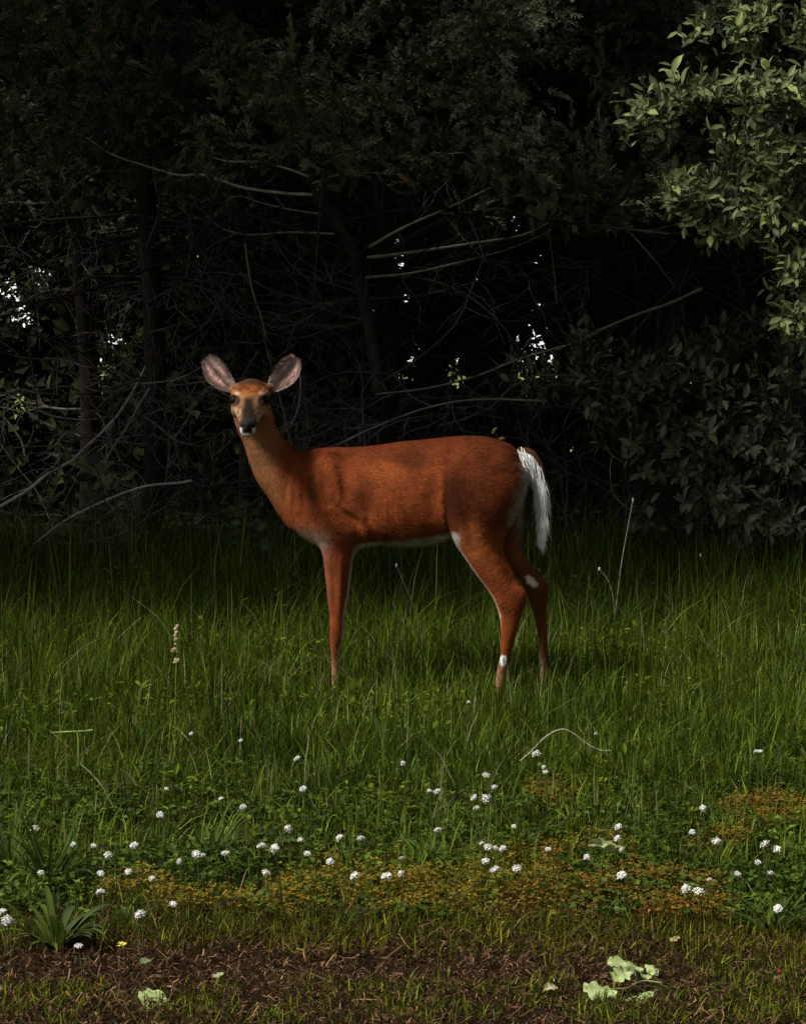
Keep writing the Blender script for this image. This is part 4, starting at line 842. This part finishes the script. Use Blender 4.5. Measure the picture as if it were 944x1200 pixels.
def cedar(label, px, Y, H=7.5, nl=46, R=2.6, low=2.05, fol=1.0, lean=0.0, foreground=()):
    g = W(px, 500, Y); base = np.array([g[0], Y, 0.0]); t = thing('cedar_tree', label, 'tree', base, 'cedars along the edge of the wood')
    b = Buf(); tz = np.linspace(0, H, 9); tp_ = np.stack([lean * tz + .06 * np.sin(tz * 1.3 + px), .05 * np.cos(tz * 1.1 + px), tz], -1); rod(b, tp_, .065, .02, BARK * .6, 30, 9)
    bobj('trunk', b, M['bark'], t, True)
    fb = Buf(); lb = Buf(); tb = Buf()
    for k in range(nl):
        z0 = low - .5 + (H - low) * (k / nl)**1.15; a = k * 2.4 + rng.normal(0, .3); L = R * (1 - .72 * (z0 / H)**1.6) * rng.uniform(.75, 1.12)
        c0 = np.array([lean * z0 + .06 * np.sin(z0 * 1.3 + px), .05 * np.cos(z0 * 1.1 + px), z0]); d = np.array([math.cos(a), math.sin(a), rng.uniform(.05, .4)]); P = [c0]
        for s_ in range(5): d = nrm(d + np.array([0, 0, -.10 if s_ < 3 else .08]) + rng.normal(0, .12, 3)); P.append(P[-1] + d * L / 5)
        Q = rod(lb, P, .014, .004, BARK * .8, 16, 5)
        subs = [Q]
        for _ in range(9):
            i = int(rng.integers(4, 15)); d = nrm(nrm(Q[i] - Q[i - 1]) * .8 + rng.normal(0, .55, 3)); l = L * .28 * rng.uniform(.5, 1.2)
            q = smoothpoly([Q[i], Q[i] + d * l * .5, Q[i] + d * l + [0, 0, -.06 * l]], 6); tube(tb, q, np.linspace(.007, .002, 6), BARK * 1.2, 3); subs.append(q)
        near = (z0 < 3.4)
        for q in subs:
            m = int((32 if q is Q else 26) * fol * (1 if near else .55)); s_ = rng.uniform(.25, 1, m) * (len(q) - 1.01); i = s_.astype(int); p = q[i] + (q[i + 1] - q[i]) * (s_ - i)[:, None]
            p = p + rng.normal(0, .05, p.shape); keep = p[:, 2] > low - .25 + .3 * vnoise(p[:, 0] * 2 + base[0] * 2, p[:, 1] * 2, 3); p = p[keep]; m = len(p)
            if not m: continue
            dd = nrm(q[i] * 0 + (q[-1] - q[0])[None])[keep] + rng.normal(0, .5, (m, 3)) + [0, 0, .12]
            pv, pt = PL[int(rng.integers(4))]; stamp(fb, pv, pt, p, dd, np.tile([0, -.3, 1.0], (m, 1)) + rng.normal(0, .4, (m, 3)), rng.uniform(.08, .17, m) * (1 if near else 1.9), .15 * (1 if near else 2.2), ccol(m))
    # dead lower branches: bare, crooked, grey
    db = Buf()
    for k in range(15):
        z0 = rng.uniform(.35, low + .2); a = rng.uniform(0, 6.28); L = rng.uniform(.6, 1.5); c0 = np.array([lean * z0, 0, z0]); d = np.array([math.cos(a), math.sin(a), rng.uniform(-.15, .3)]); P = [c0]
        for s_ in range(5): d = nrm(d + rng.normal(0, .2, 3)); P.append(P[-1] + d * L / 5)
        Q = rod(db, P, .008, .0025, DEAD * rng.uniform(.35, .8), 14, 4); twigs(db, Q, 8, .38, .0035, DEAD * .8, 1)
    bobj('limbs', lb, M['bark'], t); bobj('small_branches', tb, M['bark'], t)['kind'] = 'stuff'
    bobj('foliage', fb, M['cedar'], t)['kind'] = 'stuff'; bobj('dead_twigs', db, M['bark'], t)['kind'] = 'stuff'
    for pts, Y_, r0, r1, c_, nt_ in foreground:
        bb = Buf(); P = line(pts, Y_) - base; Q = rod(bb, P, r0, r1, np.array(c_), None, 6); bobj('branch', bb, M['bark'], t, True)
        if nt_: b2 = Buf(); twigs(b2, Q, nt_, .32, .003, DEAD * .8, 1); bobj('twigs', b2, M['bark'], t)['kind'] = 'stuff'
    return t
PALEB = (.38, .36, .32); MIDB = (.19, .18, .155); DARKB = (.05, .045, .038)
cedar('cedar with dark leaning limb and long pale bare branches above the deer', 446, 13.2, 7.6, 48, 2.7, 2.0, lean=-.02, foreground=[
    ([(446, 470), (432, 380), (420, 325), (414, 296), (392, 257), (366, 215), (345, 150), (330, 60)], [13.2, 13.1, 13, 12.9, 12.8, 12.7, 12.6, 12.5], .035, .022, DARKB, 10),
    ([(366, 228), (330, 226), (282, 219), (240, 205), (210, 205), (170, 194), (130, 180), (95, 158), (40, 140)], 12.6, .0085, .003, PALEB, 16),
    ([(362, 207), (335, 197), (300, 190), (262, 188), (236, 178)], 12.55, .007, .003, PALEB, 9),
    ([(378, 251), (350, 247), (315, 240), (280, 230), (262, 236)], 12.65, .006, .0025, MIDB, 9),
    ([(392, 274), (340, 272), (292, 275), (262, 268), (243, 254)], 12.7, .0065, .0025, MIDB, 9),
    ([(366, 215), (395, 205), (430, 202), (445, 203)], 12.6, .006, .002, MIDB, 7),
    ([(432, 290), (472, 267), (537, 238), (607, 205), (660, 185)], 12.8, .009, .003, MIDB, 12),
    ([(430, 302), (472, 297), (547, 286), (622, 272), (672, 236), (722, 192)], 12.7, .010, .003, MIDB, 14),
    ([(428, 325), (482, 320), (547, 305), (600, 290), (650, 268)], 12.9, .008, .003, MIDB, 12),
    ([(440, 350), (500, 345), (560, 330), (620, 322)], 13.0, .007, .002, DARKB, 12),
    ([(425, 345), (380, 330), (330, 318), (290, 322), (240, 330)], 12.9, .007, .002, DARKB, 12),
    ([(287, 285), (291, 315), (296, 342), (306, 372), (312, 396)], 12.5, .005, .003, MIDB, 5),
    ([(352, 440), (352, 455), (350, 475), (344, 492), (335, 506)], 12.3, .006, .003, MIDB, 5)])
cedar('cedar at the left whose bare branches sweep down to the grass', 170, 13.6, 7.2, 44, 2.6, 2.05, foreground=[
    ([(170, 430), (157, 456), (135, 490), (100, 525), (82, 541), (55, 556), (30, 576), (-20, 605)], [13.5, 12.9, 12.6, 12.4, 12.35, 12.3, 12.2, 12.1], .006, .009, PALEB, 12),
    ([(225, 563), (210, 566), (170, 570), (125, 586), (75, 611), (40, 638)], 12.4, .0075, .005, PALEB, 10),
    ([(175, 455), (160, 480), (146, 505), (128, 532), (122, 552), (124, 580)], 12.6, .006, .004, MIDB, 7),
    ([(165, 445), (130, 455), (90, 462), (45, 461), (0, 460)], 12.9, .005, .004, DARKB, 7),
    ([(165, 450), (200, 446), (218, 440), (236, 430)], 12.5, .005, .003, MIDB, 6),
    ([(35, 475), (60, 487), (100, 492), (128, 488)], 12.7, .004, .003, MIDB, 6),
    ([(40, 385), (70, 412), (110, 430), (160, 440), (205, 470), (222, 492)], 12.8, .005, .003, DARKB, 10),
    ([(167, 250), (168, 300), (172, 350), (178, 400)], 12.9, .004, .003, DARKB, 6),
    ([(0, 598), (25, 610), (30, 640)], 12.3, .004, .003, MIDB, 4),
    ([(130, 592), (140, 608), (148, 622), (120, 632), (105, 634)], 12.3, .004, .002, MIDB, 4)])
cedar('cedar at the right behind the dark leafy shrub', 712, 13.9, 7.4, 44, 2.6, 2.0, foreground=[
    ([(822, 338), (785, 355), (747, 368), (700, 388), (672, 402), (610, 420), (560, 440), (500, 455), (440, 462)], 12.9, .008, .005, MIDB, 12),
    ([(640, 470), (560, 468), (500, 478), (440, 500), (395, 522)], 12.4, .006, .005, MIDB, 14),
    ([(600, 492), (540, 484), (470, 492), (410, 505)], 12.5, .005, .003, DARKB, 12)])
cedar('cedar beyond the left edge with foliage hanging into the picture', -230, 13.3, 7.4, 40, 2.6, 1.9)
cedar('cedar beyond the right edge behind the pale-leaved tree', 1010, 13.6, 7.4, 40, 2.6, 2.0)
cedar('cedar deeper in the wood behind the ears of the deer', 300, 15.4, 7.0, 34, 2.5, 1.9, .8)
cedar('cedar deeper in the wood behind the back of the deer', 585, 15.8, 7.0, 34, 2.5, 1.9, .8)
cedar('cedar deeper in the wood at the far left', 95, 15.8, 7.0, 30, 2.5, 1.9, .8)
cedar('cedar deeper in the wood behind the dark shrub', 860, 15.6, 7.0, 30, 2.5, 1.9, .8)

def shade_tree(label, x0, Y, crowns, seed):  # broadleaf tree whose out-of-view crowns are placed to block sun and sky light
    r = np.random.default_rng(seed); t = thing('broadleaf_tree', label, 'tree', (x0, Y, 0)); b = Buf()
    rod(b, [[0, 0, 0], [.1, -.05, 2.5], [0, -.2, 5], [.1, -.6, 7.5]], .16, .05, BARK, 16, 9); bobj('trunk', b, M['bark'], t, True)
    lb = Buf(); fb = Buf()
    for (cx, cy, cz, rx, ry, rz, cnt) in crowns:
        c = np.array([cx - x0, cy - Y, cz]); rod(lb, [[0, -.1, 3.6], c * .5 + [0, 0, 2.2], c], .06, .015, BARK, 10, 6)
        m = cnt // 26; v = nrm(r.normal(0, 1, (m, 3))) * r.random((m, 1))**.4 * [rx, ry, rz] + c
        p = np.repeat(v, 26, 0) + r.normal(0, .16, (m * 26, 3)); n_ = len(p); a_ = r.random((n_, 1))
        stamp(fb, LF_V, LF_T, p, r.normal(0, 1, (n_, 3)), np.stack([r.normal(0, .5, n_), r.normal(0, .5, n_), np.ones(n_)], -1), r.uniform(.09, .15, n_), r.uniform(.06, .09, n_), np.array([.035, .055, .018]) * (1 - a_) + np.array([.07, .10, .03]) * a_)
    bobj('limbs', lb, M['bark'], t); bobj('foliage', fb, M['leaf'], t)['kind'] = 'stuff'
shade_tree('tall broadleaf tree at the left, its unseen crowns added to shade the far grass', -4.6, 13.0, [(-3.9, 9.5, 6.3, 1.3, 1.8, .8, 26000), (-5.4, 9.4, 6.2, 1.7, 1.9, .9, 32000), (-2.6, 14.4, 7.4, 2.5, 2.0, 1.2, 10000), (-7.6, 10.6, 5.8, 1.8, 2.0, 1.3, 14000)], 1)
shade_tree('tall broadleaf tree at the right, its unseen crown added to shade the wood edge', 1.4, 14.6, [(0.4, 13.2, 6.8, 2.0, 1.2, .8, 8000), (1.4, 14, 7.2, 2.6, 2.0, 1.4, 10000)], 2)
# thicket of bare brush under the cedars
b = Buf()
for k in range(230):
    px_ = rng.uniform(-60, 1000); Y = rng.uniform(12.4, 15.5); p0 = W(px_, 500, Y); p0[2] = 0 if rng.random() < .5 else rng.uniform(.3, 1.6)
    d = nrm(np.array([rng.normal(0, .8), rng.normal(0, .4), rng.uniform(.1, 1.0)])); l = rng.uniform(.5, 1.3); P = [p0]
    for s_ in range(5): d = nrm(d + rng.normal(0, .3, 3)); P.append(P[-1] + d * l / 5)
    c_ = DEAD * rng.uniform(.35, 1.0); Q = rod(b, P, rng.uniform(.003, .007), .0015, c_, 10, 4); twigs(b, Q, 7, .35, .0022, c_, 1)
tag(bobj('bare_brush', b, M['bark']), 'tangle of thin bare twigs filling the dark space under the cedars', 'brush', kind='stuff')

# ------------------------------------------------------------------ LEAVED SHRUBS
def leaf_variants(cols, nm):
    out = []
    for q, c_ in enumerate(cols):
        V = LEAF_V.copy(); V[:, 2] *= (1 + .5 * (q % 3)); V[:, 1] *= .42
        V[:, 2] *= .42; K = np.tile(np.array(c_, float), (len(V), 1)); K[[2, 5, 8]] *= 1.25
        out.append(mesh(nm, V, LEAF_T, K, M['leaf'], True))
    return out
def shrub(name, label, base, canes, sprays, leafL, cols, colstuff, seed, per=9, twl=.16, nobj=300):
    """canes: woody polylines (world); sprays: (centre, radius vector, count) where leafy shoots stand"""
    r = np.random.default_rng(seed); base = np.asarray(base, float); t = thing(name, label, 'shrub' if 'shrub' in name else 'tree', base)
    for P, r0, r1 in canes:
        bb = Buf(); rod(bb, np.asarray(P) - base, r0, r1, BARK * 1.2, None, 6); bobj('stem', bb, M['bark'], t, True)
    tb = Buf(); LP = []; LD = []; LN = []
    allc = np.vstack([smoothpoly(c[0], 20) for c in canes])
    for c_, rad, cnt in sprays:
        for k in range(cnt):
            v = r.normal(0, 1, 3); v = v / np.linalg.norm(v) * r.random()**(1 / 2.2); p = np.asarray(c_) + v * np.asarray(rad)
            j = np.argmin(np.linalg.norm(allc - p, axis=1)); out = nrm(p - np.asarray(c_) + [0, -.10, .10] + (p - allc[j]) * .5 + r.normal(0, .08, 3)); l = twl * r.uniform(.6, 1.3)
            q = smoothpoly([p - out * l * .5, p + r.normal(0, .01, 3), p + out * l * .5 + [0, 0, .02]], 6); tube(tb, q - base, np.linspace(.0026, .0012, 6), BARK * 1.5, 3)
            if r.random() < .35: tube(tb, smoothpoly([allc[j], (allc[j] + p) / 2 + r.normal(0, .04, 3), q[0]], 7) - base, np.linspace(.005, .0026, 7), BARK * 1.3, 4)
            for m_ in range(per):
                s_ = m_ / per * 4.99; i = int(s_); pp = q[i] + (q[i + 1] - q[i]) * (s_ - i); ph = m_ * 2.4 + r.normal(0, .3)
                a1 = nrm(np.cross(out, [.1, .2, 1])); a2 = np.cross(out, a1); d = nrm(out * r.uniform(.35, .9) + (a1 * math.cos(ph) + a2 * math.sin(ph)) * .8 + [0, 0, .05])
                LP.append(pp); LD.append(d); LN.append(nrm(out + np.array([0, -.15, .55]) + r.normal(0, .35, 3)))
    LP = np.array(LP); LD = np.array(LD); LN = np.array(LN); n = len(LP); LL = leafL * r.uniform(.6, 1.25, n)
    LMs = leaf_variants(cols, 'leaf')
    # nearest leaves in view are parts of their own
    px_ = 472 + LP[:, 0] / LP[:, 1] * F; py_ = 600 - F * np.tan(np.arctan((LP[:, 2] - CAMZ) / LP[:, 1]) + PITCH)
    vis = (px_ > -5) & (px_ < 950) & (py_ > -5) & (py_ < 1200); score = LP[:, 1] / LL + np.where(vis, 0, 1e5); order = np.argsort(score); pick = order[:nobj]; rest = order[nobj:]
    for i in pick:
        o = obj('leaf', LMs[int(r.integers(len(LMs)))], t); D = LD[i]; S_ = nrm(np.cross(LN[i], D)); Nn = np.cross(D, S_)
        from mathutils import Matrix
        o.matrix_basis = Matrix(((D[0] * LL[i], S_[0] * LL[i], Nn[0] * LL[i], LP[i][0] - base[0]), (D[1] * LL[i], S_[1] * LL[i], Nn[1] * LL[i], LP[i][1] - base[1]), (D[2] * LL[i], S_[2] * LL[i], Nn[2] * LL[i], LP[i][2] - base[2]), (0, 0, 0, 1)))
    fb = Buf(); a_ = r.random((len(rest), 1)); k_ = np.array(colstuff[0]) * (1 - a_) + np.array(colstuff[1]) * a_
    tcol = np.ones((len(LEAF_V), 1)); tcol[[2, 5, 8]] = 1.25
    stamp(fb, LEAF_V, LEAF_T, LP[rest] - base, LD[rest], LN[rest], LL[rest], LL[rest] * .42, k_ * r.uniform(.75, 1.3, (len(rest), 1)), tcol)
    bobj('leaves', fb, M['leaf'], t)['kind'] = 'stuff'; bobj('twigs', tb, M['bark'], t)['kind'] = 'stuff'
    return t
def sp(px, py, rx, ry, Y, cnt, ryd=.25):
    k = F / Y; return (W(px, py, Y), (rx / k, ryd, ry / k), cnt)
shrub('broadleaf_tree', 'tree with glossy yellow green leaves hanging in at the upper right', (2.25, 10.7, 0),
    [([[2.25, 10.7, 0], [2.2, 10.6, 1.2], [2.1, 10.5, 2.2], [2.0, 10.4, 3.4]], .05, .03), (np.vstack([[2.2, 10.6, 1.5], line([(1000, 130), (900, 120), (820, 130), (745, 158)], 10.2)]), .02, .004),
     (np.vstack([[2.2, 10.6, 1.2], line([(980, 260), (900, 240), (830, 235), (775, 232)], 10.2)]), .018, .004), (np.vstack([[2.1, 10.5, 2.2], line([(960, 40), (900, 30), (830, 25)], 10.3)]), .018, .004),
     (np.vstack([[2.2, 10.6, .9], line([(975, 330), (935, 340), (922, 380)], 10.2)]), .014, .004)],
    [sp(905, 25, 60, 38, 10.3, 28), sp(850, 45, 50, 26, 10.3, 10), sp(895, 112, 55, 22, 10.1, 36), sp(820, 106, 45, 13, 10.1, 20), sp(765, 135, 50, 22, 10.3, 18), sp(885, 165, 45, 18, 10.5, 8), sp(855, 205, 36, 30, 10.3, 14),
     sp(800, 232, 40, 26, 10.2, 22), sp(835, 266, 44, 22, 10.2, 18), sp(915, 195, 34, 36, 10.1, 22), sp(905, 250, 44, 30, 10.1, 24), sp(938, 320, 40, 32, 10.1, 26), sp(938, 375, 32, 32, 10.1, 22), sp(965, 150, 60, 140, 10.3, 60),
     ((2.35, 10.6, 3.6), (.9, .8, .9), 160), ((2.5, 10.5, 2.2), (.6, .6, .9), 80)],
    .060, [(.12, .15, .06), (.16, .195, .07), (.085, .11, .045), (.26, .30, .10)], ((.045, .062, .027), (.17, .20, .08)), 5)
YM = 12.3
shrub('dark_shrub', 'dark green shrub with long leaves filling the middle right behind the grass', (1.55, 12.6, 0),
    [([[1.5, 12.6, 0], [1.45, 12.5, .5], W(760, 470, 12.3)], .022, .006), ([[1.55, 12.6, 0], [1.6, 12.5, .5], W(850, 470, 12.3)], .02, .006), ([[1.6, 12.6, 0], [1.8, 12.5, .5], W(930, 500, 12.3)], .02, .006), ([[1.5, 12.6, 0], [1.2, 12.5, .45], W(690, 455, 12.3)], .018, .005)],
    [sp(670, 415, 50, 34, 12.5, 14), sp(720, 455, 58, 36, 12.3, 38), sp(790, 455, 58, 40, 12.3, 34), sp(640, 450, 40, 40, 12.6, 12), sp(860, 480, 60, 60, 12.3, 36), sp(800, 530, 70, 40, 12.1, 40), sp(900, 540, 60, 50, 12.2, 34), sp(740, 510, 60, 24, 12.3, 14),
     sp(850, 595, 60, 36, 12.0, 40), sp(900, 610, 50, 34, 12.0, 30), sp(750, 605, 16, 20, 11.9, 4), sp(930, 470, 40, 80, 12.4, 40), sp(980, 540, 60, 120, 12.4, 60), sp(860, 410, 70, 30, 12.8, 24)],
    .070, [(.085, .10, .055), (.11, .125, .075), (.06, .075, .042)], ((.04, .052, .028), (.10, .115, .065)), 9, per=8)
# low seedlings at the foot of the wood on the left
RL = leaf_variants([(.05, .075, .03), (.07, .10, .035), (.04, .06, .028)], 'round_leaf')
def seedling(label, pts, Y, n, L, seed, name='seedling'):
    r = np.random.default_rng(seed); P = smoothpoly(line(pts, Y), 12); base = P[0].copy(); base[2] = max(0, base[2] - .0); t = thing(name, label, 'plant', base)
    b = Buf(); tube(b, P - base, np.linspace(.004, .0018, 12), [.07, .08, .04], 4); bobj('stem', b, M['bark'], t)
    for k in range(n):
        i = 3 + int((k / n) * 8.9); o = obj('leaf', RL[k % 3], t, P[i] - base); s_ = L * r.uniform(.7, 1.15); o.scale = (s_, s_ * 1.7, s_)
        o.rotation_euler = (math.radians(r.uniform(40, 85)) , r.uniform(-.9, .3), r.uniform(-.6, .6) + (math.pi if k % 2 else 0))
seedling('seedling with large oval leaves in the dark left of the deer', [(112, 650), (112, 600), (106, 560), (100, 530)], 12.2, 9, .085, 1)
seedling('small oval-leaved seedling left of the large one', [(62, 655), (58, 600), (58, 570), (60, 555)], 12.4, 6, .06, 2)
seedling('leafy sprout low in the dark under the throat of the deer', [(268, 660), (270, 630), (272, 605), (280, 592)], 12.3, 9, .06, 3)
seedling('leafy sprout beside the brisket of the deer', [(305, 660), (305, 635), (298, 615), (292, 600)], 12.2, 9, .05, 4)
n = 2600; X = rng.uniform(-2.6, 2.6, n); Y = rng.uniform(12.0, 13.6, n); k_ = fbm(X * 2.5, Y * 2, 88) > .42; X, Y = X[k_], Y[k_]; n = len(X); b = Buf()
az = rng.uniform(0, 6.28, n); stamp(b, LF_V, LF_T, np.stack([X, Y, rng.uniform(.05, .33, n)], -1), np.stack([np.cos(az), np.sin(az), rng.normal(0, .3, n)], -1), np.stack([rng.normal(0, .5, n), rng.normal(-.3, .5, n), np.ones(n)], -1), rng.uniform(.02, .05, n), rng.uniform(.015, .035, n), green(n, .9))
tag(bobj('undergrowth', b, M['leaf']), 'small loose leaves of undergrowth at the foot of the wood', 'undergrowth', kind='stuff')
# yellow leaves seen over the back of the deer, on a twig of their own
t = thing('yellow_leaved_twig', 'upright twig with two yellow leaves showing just above the rump of the deer', 'twig', W(590, 660, 11.6))
b = Buf(); base = W(590, 660, 11.6); q = line([(590, 660), (592, 600), (588, 540), (580, 506)], 11.6) - base; rod(b, q, .004, .002, DEAD, 12, 4); bobj('stem', b, M['bark'], t)
for px_, py_, L, ry in ((578, 503, .035, -1.1), (584, 510, .03, -.2)):
    o = obj('leaf', leafshape('yellow_leaf', L, .02, (.55, .50, .16), .4, px_, M['leaf']), t); o.location = W(px_, py_ + 6, 11.6) - base; o.rotation_euler = (.6, ry, 0)
for lb, px_, py_, c_ in (('single brown dead leaf caught in the branches above the back of the deer', 466, 206, (.30, .15, .08)), ('reddish dead leaf caught in the cedar at the upper left', 104, 31, (.22, .12, .09)), ('small brown dead leaf caught in the cedar at the far left', 85, 118, (.25, .16, .08)), ('pale leaf caught low in the dark cedar at upper left', 421, 98, (.16, .18, .06))):
    p = W(px_, py_, 12.2); o = obj('dead_leaf', leafshape('dead_leaf', .06, .032, c_, .4, px_, M['leaf'])); o.location = p; o.rotation_euler = (.9, .4, .3); tag(o, lb, 'leaf')

# ------------------------------------------------------------------ dense wood behind, with chinks where the sky shows
HOLES = [(22, 350, 9), (26, 378, 7), (14, 335, 7), (50, 322, 6), (57, 335, 4), (141, 397, 7), (122, 435, 11), (22, 480, 5), (26, 466, 4), (600, 257, 7), (555, 254, 5), (466, 306, 8), (474, 345, 4), (436, 372, 3),
         (628, 353, 5), (618, 415, 18), (640, 438, 18), (600, 442, 13), (628, 395, 8), (484, 418, 6), (474, 430, 4), (492, 410, 3), (530, 438, 8), (462, 445, 8), (777, 378, 5), (630, 310, 3)]
n = 250000; Y = rng.uniform(16.6, 18.8, n); X = rng.uniform(-7.2, 7.2, n); Z = rng.uniform(0, 6.2, n)
qx = 472 + X / Y * F; qy = 600 - F * np.tan(np.arctan((Z - CAMZ) / Y) + PITCH); keep = np.ones(n, bool)
for cx, cy, r_ in HOLES:
    d_ = np.sqrt((qx - cx)**2 + (qy - cy)**2) / (r_ + 11); keep &= (d_ > .75 + .5 * vnoise(qx * .25, qy * .25, 4))
P = np.stack([X, Y, Z], -1)[keep]; n = len(P); b = Buf(); D = rng.normal(0, 1, (n, 3)); a_ = rng.random((n, 1))
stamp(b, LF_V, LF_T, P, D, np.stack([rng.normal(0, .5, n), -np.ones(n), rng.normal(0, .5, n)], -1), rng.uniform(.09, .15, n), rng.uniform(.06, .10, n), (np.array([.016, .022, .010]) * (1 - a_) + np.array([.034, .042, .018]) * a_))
hx = np.array([W(h[0], h[1], 16.3) for h in HOLES]); hr = np.array([h[2] for h in HOLES]) + 14; m = 2600
q_ = rng.choice(len(HOLES), m, p=hr**2 / (hr**2).sum()); off = rng.normal(0, .62, (m, 3)) * hr[q_][:, None] / F * 16.3; off[:, 1] = rng.normal(0, .1, m)
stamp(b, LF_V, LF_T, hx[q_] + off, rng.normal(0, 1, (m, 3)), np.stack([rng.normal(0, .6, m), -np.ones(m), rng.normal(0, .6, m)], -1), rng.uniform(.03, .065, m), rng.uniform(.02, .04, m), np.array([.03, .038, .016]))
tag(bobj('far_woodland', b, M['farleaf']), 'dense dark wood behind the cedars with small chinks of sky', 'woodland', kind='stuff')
print('tris', sum(len(m.polygons) for m in bpy.data.meshes), 'objects', len(bpy.data.objects))
